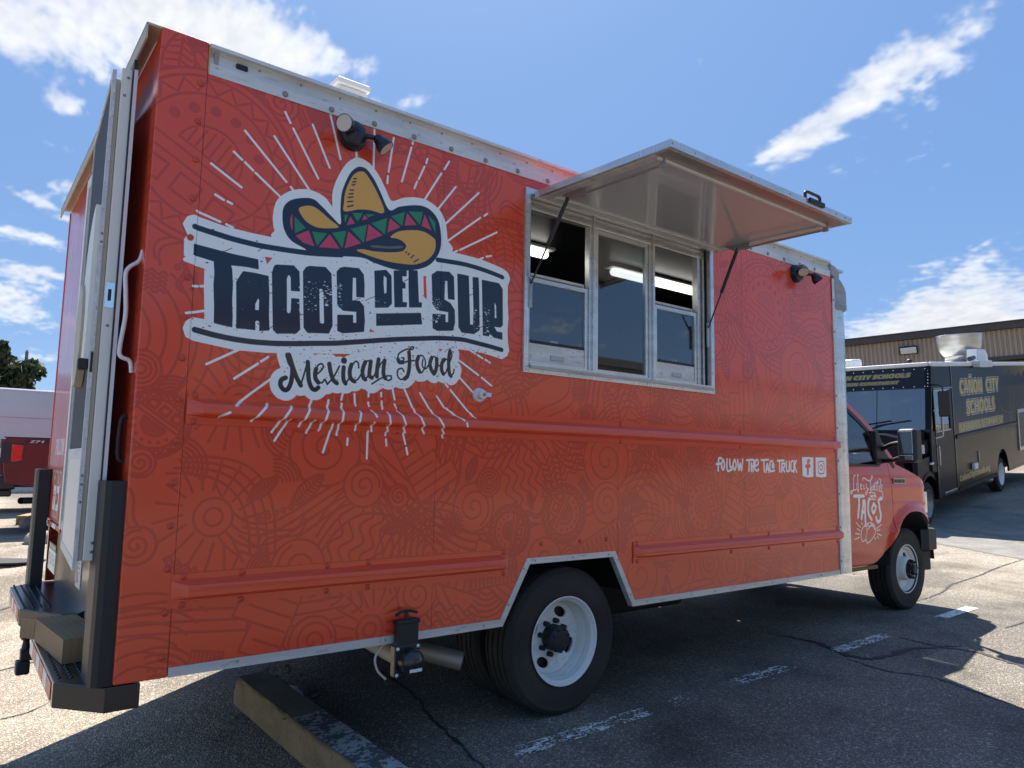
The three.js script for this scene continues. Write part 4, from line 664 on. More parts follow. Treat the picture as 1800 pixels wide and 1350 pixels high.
// waste gate valve
{
  const v = holder('gate_valve', truck); const oct = (cx, cy, r, k) => Array.from({ length: 8 }, (_, i) => { const a = (i + 0.5) * Math.PI / 4; return [cx + r * Math.cos(a) * k, cy + r * Math.sin(a)]; });
  part('gate_housing', box(1.03, 1.132, 0.5, 0.592, 0.02, 0.05, 0.004), M.blackPlastic, v); part('gate_lid', box(1.026, 1.136, 0.588, 0.603, 0.014, 0.056, 0.003), M.blackPlastic, v);
  part('pull_handle', [rod([1.08, 0.6, 0.034], [1.08, 0.632, 0.034], 0.008), tube([[1.03, 0.624, 0.034], [1.055, 0.634, 0.034], [1.08, 0.637, 0.034], [1.105, 0.634, 0.034], [1.13, 0.626, 0.034]], 0.006, 24)], M.blackPlastic, v);
  part('valve_body', [box(1.022, 1.142, 0.375, 0.503, 0.012, 0.05, 0.006), cyl(0.052, 0.056, 0.04, 28).rotateX(Math.PI / 2).translate(1.088, 0.437, 0.068), new THREE.SphereGeometry(0.05, 24, 10, 0, 6.2832, 0, 1.2).rotateX(Math.PI / 2).scale(1, 1, 0.7).translate(1.088, 0.437, 0.075)], M.blackGloss, v);
  part('valve_label', box(1.062, 1.118, 0.405, 0.417, 0.105, 0.109), M.whitePlastic, v); for (const [x, y] of [[1.035, 0.49], [1.13, 0.492], [1.034, 0.386], [1.13, 0.386]]) { const b = part('screw', dome, M.whitePlastic, v); b.position.set(x, y, 0.05); b.scale.setScalar(0.6); }
  part('drain_pipe', [rod([1.08, 0.44, 0.01], [1.08, 0.47, -0.6], 0.04, 18), tube([[1.0, 0.5, -0.01], [0.96, 0.46, 0.0], [0.965, 0.41, 0.01], [1.0, 0.37, 0.02]], 0.005, 20)], M.creamDark, v);
}
{ const w = holder('water_inlet', truck, [1.446, 1.573, 0]); part('inlet_flange', cyl(0.031, 0.034, 0.012, 28).rotateX(Math.PI / 2).translate(0, 0, 0.006), M.whitePlastic, w); part('inlet_port', [cyl(0.02, 0.022, 0.03, 20).rotateX(Math.PI / 2).translate(0, 0, 0.026), box(0.012, 0.055, -0.008, 0.012, 0.008, 0.03, 0.004)], M.whitePlastic, w); part('inlet_core', cyl(0.009, 0.009, 0.034, 14).rotateX(Math.PI / 2).translate(0.004, 0, 0.028), M.boltGrey, w); }
// twin flood lamps under the roof rail
function flood(x, y, heads) {
  const f = holder('flood_lamp', truck, [x, y, 0.0]); part('lamp_base', [cyl(0.062, 0.066, 0.022, 32).rotateX(Math.PI / 2).translate(0, 0, 0.011), new THREE.SphereGeometry(0.06, 28, 10, 0, 6.2832, 0, 1.5708).rotateX(Math.PI / 2).scale(1, 1, 0.55).translate(0, 0, 0.022), cyl(0.01, 0.01, 0.006, 12).rotateX(Math.PI / 2).translate(0.006, 0.014, 0.055)], std(lin(0.012, 0.018, 0.03), 0.35), f);
  for (const [dx, dy, dz, tx, ty, tz] of heads) {
    const h = new THREE.Group(), prof = [[0.0, 0], [0.019, 0], [0.02, 0.009], [0.023, 0.011], [0.023, 0.014], [0.021, 0.016], [0.021, 0.019], [0.025, 0.021], [0.027, 0.026], [0.034, 0.042], [0.0365, 0.068], [0.034, 0.068]].map(([a, b]) => new THREE.Vector2(a, b));
    const q = new THREE.Quaternion().setFromUnitVectors(new THREE.Vector3(0, 1, 0), new THREE.Vector3(tx, ty, tz).normalize()), o = new THREE.Vector3(dx, dy, dz);
    part('lamp_head', [new THREE.LatheGeometry(prof, 32).applyQuaternion(q).translate(dx, dy, dz), rod([dx * 0.3, dy * 0.3 + 0.0, 0.04], [dx + tx * 0.01, dy + ty * 0.01, dz + tz * 0.01], 0.011)], std(lin(0.012, 0.016, 0.024), 0.32), f);
    part('lamp_lens', cyl(0.0338, 0.0338, 0.006, 32).translate(0, 0.064, 0).applyQuaternion(q).translate(dx, dy, dz), M.lampLens, f);
  }
}
flood(0.757, 2.63, [[-0.035, 0.005, 0.07, -0.75, -0.2, 0.6], [0.085, 0.0, 0.06, 0.45, -0.6, 0.3]]);
flood(4.17, 2.635, [[-0.04, 0.03, 0.08, -0.5, -0.75, 0.42], [0.085, 0.0, 0.085, 0.5, -0.8, 0.35]]);
for (const [x, z] of [[0.9, -0.42]]) part('roof_vent', [box(x - 0.075, x + 0.075, 2.81, 3.03, z - 0.1, z + 0.1, 0.01), box(x - 0.085, x + 0.085, 3.03, 3.062, z - 0.11, z + 0.11, 0.008)], M.cream, truck, 'white roof vent above the rail');
// serving window
{
  const w = holder('serving_window', truck); const fr = (name, g, m = M.alu) => part(name, g, m, w);
  fr('outer_frame', extZ(...(() => { const [o, h] = rectRing(1.7, 3.212, 1.705, 2.645, 0.03); return [o, 0.001, 0.014, [h]]; })()));
  fr('reveal', [box(1.722, 1.736, 1.727, 2.623, -0.1, 0.012), box(3.176, 3.19, 1.727, 2.623, -0.1, 0.012), box(1.736, 3.176, 1.727, 1.741, -0.1, 0.03), box(1.736, 3.176, 2.609, 2.623, -0.1, 0.012)], M.aluDark);
  fr('sill', box(1.736, 3.176, 1.741, 1.752, -0.06, 0.022));
  for (const x of [2.185, 2.668]) fr('mullion', [box(x, x + 0.05, 1.752, 2.609, -0.07, -0.03, 0.004), box(x + 0.018, x + 0.032, 1.752, 2.609, -0.03, -0.018)]);
  fr('head_channel', box(1.736, 3.176, 2.555, 2.609, -0.07, -0.028, 0.004));
  fr('jamb_post', [box(3.112, 3.138, 1.752, 2.555, -0.075, -0.03, 0.003), box(3.15, 3.164, 1.752, 2.555, -0.09, -0.02, 0.003)]);
  for (const s of [0, 1, 2]) {
    const x0 = [1.738, 2.237, 2.72][s], x1 = [2.183, 2.666, 3.11][s], ytop = s === 1 ? 2.553 : 2.205, t = 0.022, z0 = -0.062, z1 = -0.04;
    const [o, h] = rectRing(x0, x1, 1.753, ytop, t); part('sash_frame', extZ(o, z0, z1, [h]), M.alu, w); part('window_pane', box(x0 + t, x1 - t, 1.753 + t, ytop - t, z0 + 0.008, z0 + 0.012), M.clearPane, w);
    if (s !== 1) { part('sash_frame', extZ(...(() => { const [a, b] = rectRing(x0 + 0.004, x1 - 0.004, 2.19, 2.235, 0.014); return [a, z0 - 0.024, z0 - 0.004, [b]]; })()), M.aluWhite, w); part('counter_panel', box(x0 + 0.024, x1 - 0.024, 1.776, 1.866, -0.05, -0.043), M.aluWhite, w); part('panel_handle', [box((x0 + x1) / 2 - 0.04, (x0 + x1) / 2 + 0.05, 1.79, 1.815, -0.0428, -0.037, 0.002)], M.aluDark, w); part('sash_latch', box((x0 + x1) / 2 - 0.03, (x0 + x1) / 2 + 0.02, 1.872, 1.895, -0.062, -0.05, 0.003), M.whitePlastic, w); part('rubber_strip', box(x0 + 0.02, x1 - 0.02, 1.8665, 1.882, -0.05, -0.044), M.black, w); }
  }
  for (const [x, y] of [[1.715, 1.72], [1.73, 1.716], [1.715, 1.735], [2.0, 1.719], [2.3, 1.719], [2.6, 1.719], [2.9, 1.719], [3.19, 1.719], [3.2, 1.733], [1.712, 2.2], [1.712, 2.5], [3.2, 2.2]]) { const b = part('screw', dome, M.boltGrey, w); b.position.set(x, y, 0.014); b.scale.setScalar(0.32); }
}
// things seen inside: cooking line along the far wall, shelf, ceiling tubes
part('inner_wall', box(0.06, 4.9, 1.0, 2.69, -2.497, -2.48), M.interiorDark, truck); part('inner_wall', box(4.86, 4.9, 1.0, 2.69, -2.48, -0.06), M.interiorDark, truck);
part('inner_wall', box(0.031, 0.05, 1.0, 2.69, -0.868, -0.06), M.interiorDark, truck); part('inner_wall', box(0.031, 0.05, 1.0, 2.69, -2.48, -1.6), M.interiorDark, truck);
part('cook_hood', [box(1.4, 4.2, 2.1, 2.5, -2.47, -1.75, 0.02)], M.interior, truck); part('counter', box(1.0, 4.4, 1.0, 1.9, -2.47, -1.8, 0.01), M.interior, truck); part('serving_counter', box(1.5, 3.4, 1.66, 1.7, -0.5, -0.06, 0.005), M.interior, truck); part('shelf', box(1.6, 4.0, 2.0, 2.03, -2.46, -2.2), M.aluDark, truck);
for (const [x0, x1] of [[1.1, 2.42], [2.97, 4.3]]) {
  const t = holder('tube_lamp', truck); part('lamp_tray', box(x0 - 0.02, x1 + 0.02, 2.598, 2.618, -0.7, -0.6, 0.008), M.whitePlastic, t);
  part('lamp_tube', new THREE.CapsuleGeometry(0.03, x1 - x0 - 0.08, 8, 16).rotateZ(Math.PI / 2).scale(1, 0.85, 1).translate((x0 + x1) / 2, 2.572, -0.65), M.tubeGlow, t);
  const l = new THREE.RectAreaLight(lin(1, 0.97, 0.9), 0.55, x1 - x0, 0.09); l.name = 'tube_lamp_glow'; l.position.set((x0 + x1) / 2, 2.54, -0.65); l.rotation.x = -Math.PI / 2; truck.add(l);
}
// raised hatch over the window, on gas struts
{
  const a = holder('serving_hatch', truck, [0, 2.612, 0.02]); a.rotation.x = 0.04; const X0 = 1.742, X1 = 3.212, L = 0.885;
  part('hatch_panel', box(X0 + 0.02, X1 - 0.02, -0.012, 0.004, 0.03, L - 0.02), phys(lin(0.52, 0.54, 0.57), 0.3, { metalness: 0.05, clearcoat: 0.75, clearcoatRoughness: 0.06 }), a, 'smooth grey underside of the raised hatch');
  part('hatch_skin', box(X0 + 0.004, X1 - 0.004, 0.0045, 0.011, 0.01, L - 0.006), M.redPlain, a);
  part('hatch_frame', [box(X0, X0 + 0.02, -0.018, 0.014, 0.012, L), box(X1 - 0.02, X1, -0.018, 0.014, 0.012, L), box(X0 + 0.02, X1 - 0.02, -0.018, 0.014, L - 0.02, L), box(X0 + 0.02, X1 - 0.02, -0.018, 0.014, 0.012, 0.03)], M.alu, a);
  part('hatch_edge', [box(X0 + 0.02, X1 - 0.02, -0.02, -0.013, L - 0.1, L - 0.0205)], M.aluDark, a); part('seal_bead', box(X0 + 0.05, X1 - 0.05, -0.03, -0.02, L - 0.112, L - 0.1), M.whitePlastic, a);
  part('hatch_channel', [box(X0 + 0.02, X0 + 0.07, -0.02, -0.0125, 0.05, L - 0.1), box(X1 - 0.07, X1 - 0.02, -0.02, -0.0125, 0.05, L - 0.1), box(X0 + 0.07, X1 - 0.07, -0.022, -0.0125, 0.031, 0.09)], M.aluWhite, a);
  part('hinge', [rod([X0, 0.006, 0.004], [X1, 0.006, 0.004], 0.007)], M.alu, a);
  for (const x of [X0 + 0.075, X1 - 0.075]) { part('lock_rod', [rod([x, -0.05, 0.3], [x, -0.045, L - 0.1], 0.006), box(x - 0.004, x + 0.004, -0.06, -0.02, 0.27, 0.31), box(x - 0.004, x + 0.004, -0.055, -0.02, L - 0.12, L - 0.09)], M.aluDark, a); part('strut_bracket', extZ([[0.14, -0.02], [0.29, -0.02], [0.29, -0.055], [0.21, -0.06]], 0, 0.006).rotateY(-Math.PI / 2).translate(x, 0, 0), M.aluDark, a); }
  part('hatch_latch', [box(2.78, 2.92, -0.004, 0.02, L, L + 0.012, 0.003), tube([[2.77, 0.018, L - 0.01], [2.775, 0.05, L - 0.01], [2.85, 0.054, L - 0.01], [2.9, 0.05, L - 0.01], [2.905, 0.02, L - 0.01]], 0.008, 24)], M.blackPlastic, a, 'black latch handle on the front edge of the hatch');
  for (const x of [1.755, 1.9, 2.3, 2.62, 3.05, 3.14, 3.19]) { const b = part('screw', dome, M.boltGrey, a); b.position.set(x, -0.002, L); b.scale.setScalar(0.35); }
}
for (const [x0, y0, x1, z1] of [[1.733, 2.15, 1.815, 0.2], [3.145, 2.11, 3.14, 0.245]]) { const m = [mix(x0, x1, 0.45), mix(y0, 2.56, 0.45), mix(0.022, z1, 0.45)]; part('gas_strut', [rod([x0, y0, 0.022], m, 0.0045), rod(m, [x1, 2.562, z1], 0.0105)], M.black, truck); part('strut_anchor', box(x0 - 0.008, x0 + 0.012, y0 - 0.12, y0 + 0.03, 0.012, 0.02), M.aluDark, truck); }

// ------------------------------------------------------------------ wheels
function tyreGeo(R, w, rimR) { const h = R - rimR, p = []; const half = w / 2; const add = (r, z) => p.push(new THREE.Vector2(r, z)); add(rimR - 0.004, half * 0.78); add(rimR + 0.004, half * 0.88); add(rimR + h * 0.1, half * 0.9); add(rimR + h * 0.14, half * 0.925); add(rimR + h * 0.3, half); add(rimR + h * 0.55, half * 1.01); add(rimR + h * 0.76, half * 0.965); add(rimR + h * 0.78, half * 0.975); add(rimR + h * 0.83, half * 0.97); add(R - 0.022, half * 0.92); add(R - 0.006, half * 0.83); add(R - 0.001, half * 0.74); for (const g of [0.56, 0.2, -0.2, -0.56]) { add(R, half * (g + 0.06)); add(R - 0.011, half * (g + 0.045)); add(R - 0.011, half * (g - 0.045)); add(R, half * (g - 0.06)); } add(R - 0.001, -half * 0.74); add(R - 0.022, -half * 0.92); add(rimR + h * 0.5, -half); add(rimR, -half * 0.85); const g = new THREE.LatheGeometry(p, 72).rotateX(Math.PI / 2); return metric(toCreasedNormals(g, 0.6)); }
// wheel axis along z, outer side towards +z; outer tyre face at z = 0
const RIM = 0.2032, TYRE = 0.366;
function discGeo(z, holes, r) { const ring = (n, f) => Array.from({ length: n }, (_, i) => f(i / n * 6.2832)); return extZ(ring(48, (t) => [r * Math.cos(t), r * Math.sin(t)]), z, z + 0.01, Array.from({ length: holes }, (_, i) => { const a = Math.PI / 4 + i * 6.2832 / holes, c = Math.cos(a), s = Math.sin(a); return ring(22, (t) => { const u = 0.134 + 0.026 * Math.cos(t), v = -0.043 * Math.sin(t); return [u * c - v * s, u * s + v * c]; }); })); }
function makeWheel(parent, front) {
  const g = holder('wheel', parent); part('tyre', tyreGeo(TYRE, 0.215, RIM).translate(0, 0, -0.108), M.rubber, g);
  const lathe = (l) => new THREE.LatheGeometry(l.map(([r, z]) => new THREE.Vector2(r, z)), 56).rotateX(Math.PI / 2);
  if (front) {
    part('dark_backing', cyl(0.178, 0.178, 0.02, 40).rotateX(Math.PI / 2).translate(0, 0, -0.12), M.black, g); part('rim', [lathe([[0.185, -0.19], [0.19, -0.12], [0.2, -0.06], [0.2, -0.03], [0.214, -0.022], [0.22, -0.012], [0.214, -0.008], [0.204, -0.018], [0.196, -0.034], [0.186, -0.06], [0.18, -0.075]]), discGeo(-0.078, 4, 0.182), lathe([[0.112, -0.07], [0.104, -0.01], [0.094, 0.012], [0.03, 0.014], [0, 0.014]])], M.wheelWhite, g);  // black backing disc added to keep the wheel holes dark
    const nuts = []; for (let i = 0; i < 8; i++) { const a = i * Math.PI / 4; nuts.push(cyl(0.011, 0.013, 0.036, 6).rotateX(Math.PI / 2).translate(0.075 * Math.cos(a), 0.075 * Math.sin(a), 0.03)); } for (const n of nuts) part('lug_nut', n, M.wheelBlack, g); part('hub', [lathe([[0, 0.06], [0.036, 0.06], [0.042, 0.05], [0.046, 0.012], [0.05, 0.012]]), lathe([[0.05, 0.018], [0.088, 0.018], [0.09, 0.01]])], M.wheelBlack, g);
  } else {
    part('rim', [lathe([[0.176, -0.2], [0.178, -0.14], [0.176, -0.118], [0.184, -0.09], [0.186, -0.072], [0.198, -0.052], [0.199, -0.022], [0.212, -0.014], [0.22, -0.004], [0.222, 0.002], [0.217, 0.004], [0.213, 0.0], [0.207, -0.01], [0.197, -0.02]]), discGeo(-0.118, 4, 0.179)], M.wheelWhite, g);
    const nuts = []; for (let i = 0; i < 8; i++) { const a = i * Math.PI / 4 + 0.2; part('lug_nut', cyl(0.013, 0.015, 0.03, 6).rotateX(Math.PI / 2).translate(0.084 * Math.cos(a), 0.084 * Math.sin(a), -0.095), M.wheelBlack, g); } part('dark_backing', cyl(0.172, 0.172, 0.02, 40).rotateX(Math.PI / 2).translate(0, 0, -0.15), M.black, g); part('hub', [lathe([[0, -0.03], [0.04, -0.03], [0.062, -0.036], [0.066, -0.05], [0.066, -0.13]]), ...Array.from({ length: 8 }, (_, i) => new THREE.SphereGeometry(0.008, 10, 8).translate(0.052 * Math.cos(i * 0.785), 0.052 * Math.sin(i * 0.785), -0.031))], M.wheelBlack, g);  // here too a black disc is added for darkness behind the holes
  }
  return g;
}
{
  const o = makeWheel(truck, false); o.position.set(2.066, TYRE, -0.068); o.rotation.z = 0.35;
  const inner = o.clone(); inner.position.z = -0.34; truck.add(inner); const f1 = o.clone(); f1.position.z = -2.46; f1.rotation.y = Math.PI; truck.add(f1); const f2 = f1.clone(); f2.position.z = -2.2; truck.add(f2);
  const fw = makeWheel(truck, true); fw.position.set(6.53, TYRE, -0.35); fw.rotation.z = 0.12; const ff = fw.clone(); ff.position.z = -2.18; ff.rotation.y = Math.PI; truck.add(ff);
}
// ------------------------------------------------------------------ cab
{
  const Z0 = -0.3, arch = (x) => { const d = (x - 6.53) / 0.44; return Math.abs(d) < 1 ? 0.36 + 0.53 * Math.sqrt(1 - Math.pow(Math.abs(d), 2.4)) : 0; };
  const low = (x) => Math.max(x < 6.2 ? 0.455 + 0.02 * smooth(5.75, 5.9, x) + 0.34 * smooth(5.85, 6.25, x) * 0.7 : x > 6.8 ? 0.745 : 0.5, arch(x));
  const topAt = (x) => { const k = [[4.98, 1.3], [5.95, 1.292], [6.1, 1.322], [6.24, 1.33], [6.54, 1.258], [6.746, 1.198], [6.848, 1.15], [6.894, 1.097], [6.93, 1.03]]; for (let i = 0; i < k.length - 1; i++) if (x <= k[i + 1][0]) return mix(k[i][1], k[i + 1][1], (x - k[i][0]) / (k[i + 1][0] - k[i][0])); return 1.03; };
  const zAt = (x, y) => { let z = Z0 - 0.035 * Math.pow(Math.max(0, (y - 0.95) / 0.38), 2) - 0.03 * Math.pow(Math.max(0, (0.75 - y) / 0.3), 2); for (const [c, d] of [[1.104, 0.007], [0.95, 0.008], [0.72, 0.006]]) z += d * Math.exp(-Math.pow((y - c) / 0.02, 2)) * (y > c ? 1 : 0.4); z -= 0.5 * Math.pow(Math.max(0, x - 6.72) / 0.26, 2.6) * 0.25; const r = Math.hypot(x - 6.53, y - 0.42); z += 0.03 * smooth(0.56, 0.47, r) * (y < 0.95 ? 1 : smooth(1.0, 0.95, y)); return z; };
  const skin = (xa, xb, n) => sheet((u, v) => { const x = mix(xa, xb, u), y = mix(low(x), topAt(x), v); return [x, y, zAt(x, y), x, y]; }, n, 34, false);
  const lifeTex = tex(canvas(1024, 1024, (c, w, h) => { c.setTransform(w / 1180, 0, 0, -h / 920, -4980 * w / 1180, 1330 * h / 920); c.fillStyle = 'rgb(212,66,40)'; c.fillRect(4900, 300, 1400, 1200); c.strokeStyle = 'rgba(150,44,36,0.45)'; c.lineWidth = 7; for (let k = 0; k < 26; k++) { c.beginPath(); const R = rng(k + 400), x = 5000 + R() * 1150, y = 450 + R() * 850, r = 40 + R() * 110; for (let i = 0; i < 40; i++) { const a = i * 0.22, q = r * (1 - i / 50); c[i ? 'lineTo' : 'moveTo'](x + q * Math.cos(a), y + q * Math.sin(a)); } c.stroke(); } c.lineCap = c.lineJoin = 'round'; c.strokeStyle = WHITE; c.lineWidth = 9; c.beginPath(); for (const s of ART.life) poly(c, s, true, false); c.stroke(); c.lineWidth = 27; c.beginPath(); for (const s of ART.tacos) poly(c, s, true, false); c.stroke(); }), false);
  const doorMat = phys(0xffffff, 0.25, { map: lifeTex, clearcoat: 0.45, clearcoatRoughness: 0.05, specularIntensity: 0.7 }), cabRed = phys(new THREE.Color('rgb(212,66,40)'), 0.25, { clearcoat: 0.45, clearcoatRoughness: 0.05, specularIntensity: 0.7 });
  part('cab_door', wrapUV(skin(4.99, 6.155, 90), 4.98, 6.16, 0.41, 1.33), doorMat, truck, 'cab door with white hand lettering');
  part('fender', skin(6.162, 6.935, 70), cabRed, truck); part('door_gap', box(6.13, 6.18, 0.62, 1.3, Z0 - 0.12, Z0 - 0.06), M.black, truck);
  const far = skin(4.99, 6.935, 120); far.translate(0, 0, 1.265).scale(1, 1, -1).translate(0, 0, -1.265); part('far_cab_side', far, Object.assign(cabRed.clone(), { side: THREE.DoubleSide }), truck);
  // hood from fender top to fender top, nose
  part('hood', sheet((u, v) => { const x = mix(6.09, 6.93, u), zz = zAt(x, topAt(x)) , z = mix(zz, -2.53 - zz, v), c = 1 - Math.pow(Math.abs(v * 2 - 1), 6); return [x + 0.12 * c * smooth(6.6, 6.93, x), topAt(x) + 0.05 * c * smooth(6.95, 6.3, x), z, x, z]; }, 40, 30, true), cabRed, truck);
  part('nose', sheet((u, v) => { const y = mix(0.745, 1.03, v), zz = zAt(6.935, y), z = mix(zz, -2.53 - zz, u), c = 1 - Math.pow(Math.abs(u * 2 - 1), 5); return [6.935 + 0.12 * c, y, z, z, y]; }, 30, 6, true), cabRed, truck);
  part('grille', box(7.0, 7.07, 0.78, 1.0, -1.9, -0.63, 0.02), M.aluDark, truck);
  part('headlamp', [extY([[6.86, -0.335], [6.96, -0.345], [7.03, -0.5], [6.96, -0.52]], 0.86, 1.06, 0.01)], phys(lin(0.6, 0.62, 0.64), 0.08, { clearcoat: 1, metalness: 0.3 }), truck); part('turn_lamp', extY([[6.88, -0.325], [6.945, -0.34], [6.98, -0.42], [6.93, -0.42]], 0.76, 0.85, 0.008), M.whitePlastic, truck);
  part('front_bumper', [extY([[6.78, -0.34], [6.82, -0.285], [6.98, -0.285], [7.07, -0.34], [7.12, -0.5], [7.12, -2.03], [7.07, -2.19], [6.98, -2.245], [6.82, -2.245], [6.78, -2.19], [7.0, -2.1], [7.0, -0.43]].reverse(), 0.52, 0.715, 0.012), extY([[6.82, -0.36], [6.94, -0.33], [7.02, -0.4], [7.05, -0.6], [7.05, -1.93], [7.02, -2.13], [6.94, -2.2], [6.82, -2.17], [6.95, -2.0], [6.95, -0.53]].reverse(), 0.33, 0.51, 0.01)], std(lin(0.025, 0.025, 0.027), 0.6), truck);
  part('inner_arch', sheet((u, v) => { const t = Math.PI * (0.02 + 0.96 * u); return [6.53 + 0.45 * Math.cos(t), 0.4 + 0.5 * Math.sin(t), mix(-0.31, -0.8, v)]; }, 24, 2, false), Object.assign(M.under.clone(), { side: THREE.DoubleSide }), truck);
  part('vent_badge', [box(6.195, 6.42, 1.138, 1.188, zAt(6.3, 1.16) + 0.002, zAt(6.3, 1.16) + 0.012, 0.003)], M.aluDark, truck); for (let i = 0; i < 3; i++) part('vent_slat', box(6.205 + i * 0.07, 6.265 + i * 0.07, 1.147, 1.179, zAt(6.3, 1.16) + 0.012, zAt(6.3, 1.16) + 0.0135), M.black, truck);
  // greenhouse
  const pil = [[5.4, 1.95], [5.587, 1.849], [5.818, 1.724], [5.97, 1.626], [6.079, 1.538], [6.2, 1.42], [6.3, 1.33]];
  const zt = (y) => -0.335 - 0.16 * Math.max(0, (y - 1.3)); const strip = (o, w) => sheet((u, v) => { const i = Math.min(pil.length - 2, Math.floor(u * (pil.length - 1))), f = u * (pil.length - 1) - i, x = mix(pil[i][0], pil[i + 1][0], f), y = mix(pil[i][1], pil[i + 1][1], f); const xx = x - (o + w * v) * 0.55, yy = y - (o + w * v) * 0.83; return [xx, yy, zt(yy) + 0.012]; }, 24, 2, true);
  const dbl = (m) => Object.assign(m.clone(), { side: THREE.DoubleSide });
  part('roof_pillar', strip(-0.012, 0.05), dbl(cabRed), truck); part('window_trim', strip(0.036, 0.035), dbl(M.black), truck);
  const G = extZ([[4.99, 1.3], [6.0, 1.3], [5.9, 1.6], [5.5, 1.87], [5.3, 1.95], [4.99, 1.97]], 0, 0.004), gp = G.attributes.position; for (let i = 0; i < gp.count; i++) gp.setZ(i, gp.getZ(i) + zt(gp.getY(i))); G.computeVertexNormals(); part('door_glass', G, M.pane, truck);
  part('belt_seal', box(4.99, 5.99, 1.288, 1.306, -0.34, -0.318, 0.004), M.black, truck); const far2 = G.clone(); far2.translate(0, 0, 1.265).scale(1, 1, -1).translate(0, 0, -1.265); part('door_glass', far2, dbl(M.darkPane), truck);
  part('windshield', sheet((u, v) => { const x = mix(6.2, 5.5, v), y = mix(1.38, 1.92, v), z = mix(-0.345 - 0.09 * v, -2.185 + 0.09 * v, u); return [x + 0.1 * (1 - Math.pow(u * 2 - 1, 2)), y, z]; }, 16, 8, false), dbl(M.darkPane), truck);
  part('cab_roof', box(4.98, 5.5, 1.93, 1.99, -2.1, -0.43, 0.03), cabRed, truck); part('cab_floor', box(4.98, 6.3, 0.5, 0.56, -2.2, -0.36), M.under, truck); part('firewall', box(6.25, 6.3, 0.56, 1.3, -2.15, -0.38), M.under, truck);
  part('dashboard', box(5.75, 6.2, 1.1, 1.3, -2.1, -0.42, 0.05), std(lin(0.12, 0.13, 0.13), 0.7), truck); part('steering_wheel', new THREE.TorusGeometry(0.19, 0.016, 10, 40).rotateY(Math.PI / 2).rotateZ(-0.5).translate(5.7, 1.28, -1.75), M.black, truck);
  for (const z of [-0.75, -1.78]) part('seat', [box(5.1, 5.55, 0.85, 1.0, z - 0.25, z + 0.25, 0.05), box(5.02, 5.14, 0.95, 1.55, z - 0.24, z + 0.24, 0.05), box(5.03, 5.12, 1.56, 1.74, z - 0.12, z + 0.12, 0.04)], std(lin(0.07, 0.07, 0.075), 0.9), truck);
  // mirror on two arms
  const m = holder('side_mirror', truck); part('mirror_sail', extZ([[5.94, 1.3], [6.13, 1.325], [6.1, 1.44], [5.98, 1.6], [5.93, 1.6]], -0.375, -0.318, [], 0.008), M.blackPlastic, m);
  part('mirror_arm', [tube([[6.05, 1.44, -0.33], [6.0, 1.48, -0.22], [5.88, 1.49, -0.08], [5.83, 1.49, 0.0]], 0.02, 24), tube([[6.05, 1.34, -0.32], [6.0, 1.345, -0.22], [5.88, 1.37, -0.08], [5.83, 1.385, 0.0]], 0.018, 24)], M.blackPlastic, m);
  part('mirror_housing', box(5.765, 5.9, 1.325, 1.605, -0.07, 0.085, 0.035), M.blackPlastic, m); part('mirror_glass', box(5.757, 5.766, 1.395, 1.58, -0.05, 0.062, 0.003), std(lin(0.42, 0.5, 0.52), 0.03, 1), m); part('mirror_glass', box(5.757, 5.766, 1.343, 1.385, -0.05, 0.062, 0.003), std(lin(0.42, 0.5, 0.52), 0.03, 1), m);
}
// ------------------------------------------------------------------ things round the truck
{
  const b = thing('cardboard_box', 'open brown cardboard box lying on the rear step of the food truck', 'cardboard box', [-0.06, 0.502, -0.68]); b.rotation.y = 0.1; b.scale.set(0.85, 0.62, 0.95);
  part('carton', [box(-0.085, 0.085, 0, 0.004, -0.2, 0.3), box(-0.085, -0.081, 0.004, 0.14, -0.2, 0.3), box(0.081, 0.085, 0.004, 0.14, -0.2, 0.3), box(-0.081, 0.081, 0.136, 0.14, -0.2, 0.3), box(-0.081, 0.081, 0.004, 0.136, 0.296, 0.3)], M.cardboard, b);
  part('flap', box(-0.002, 0.002, 0, 0.13, -0.09, 0).rotateY(0.5).translate(-0.085, 0.005, -0.2), M.cardboard, b); part('flap', box(-0.002, 0.002, 0, 0.13, -0.09, 0).rotateY(-0.7).translate(0.083, 0.005, -0.2), M.cardboard, b); part('flap', box(-0.085, 0.0, -0.002, 0.002, -0.08, 0).rotateX(-0.6).translate(0, 0.14, -0.2), M.cardboard, b); part('flap', box(-0.081, 0.081, -0.002, 0.002, -0.07, 0).rotateX(0.9).translate(0, 0.006, -0.2), M.cardboard, b);
}
function blockGeo(w, h, l, seed, rough) { // cast block with worn, chipped edges
  const g = new THREE.BoxGeometry(w, h, l, 10, 8, Math.round(l / 0.03)), p = g.attributes.position;
  for (let i = 0; i < p.count; i++) { let x = p.getX(i), y = p.getY(i), z = p.getZ(i); const ex = Math.abs(x) / (w / 2), ey = (y / (h / 2)), ez = Math.abs(z) / (l / 2); const edge = smooth(0.72, 1, ex) * smooth(0.6, 1, ey) + smooth(0.93, 1, ez) * smooth(0.5, 1, Math.max(ey, ex)) * 0.8; const n = fbm(z * 14 + seed, x * 14 + y * 9, 3); const chip = edge * (0.008 + rough * smooth(0.5, 0.75, n)); x -= Math.sign(x) * chip; y -= chip * 0.8; x += 0.005 * (fbm(z * 9, y * 20 + seed, 2) - 0.5); y += 0.004 * (fbm(z * 11 + 5, x * 20 + seed, 2) - 0.5); p.setXYZ(i, x, y, z); }
  const c = mergeVertices((() => { g.deleteAttribute('normal'); g.deleteAttribute('uv'); return g; })(), 1e-5); c.computeVertexNormals(); return metric(toCreasedNormals(c, 0.9), 1.0);
}
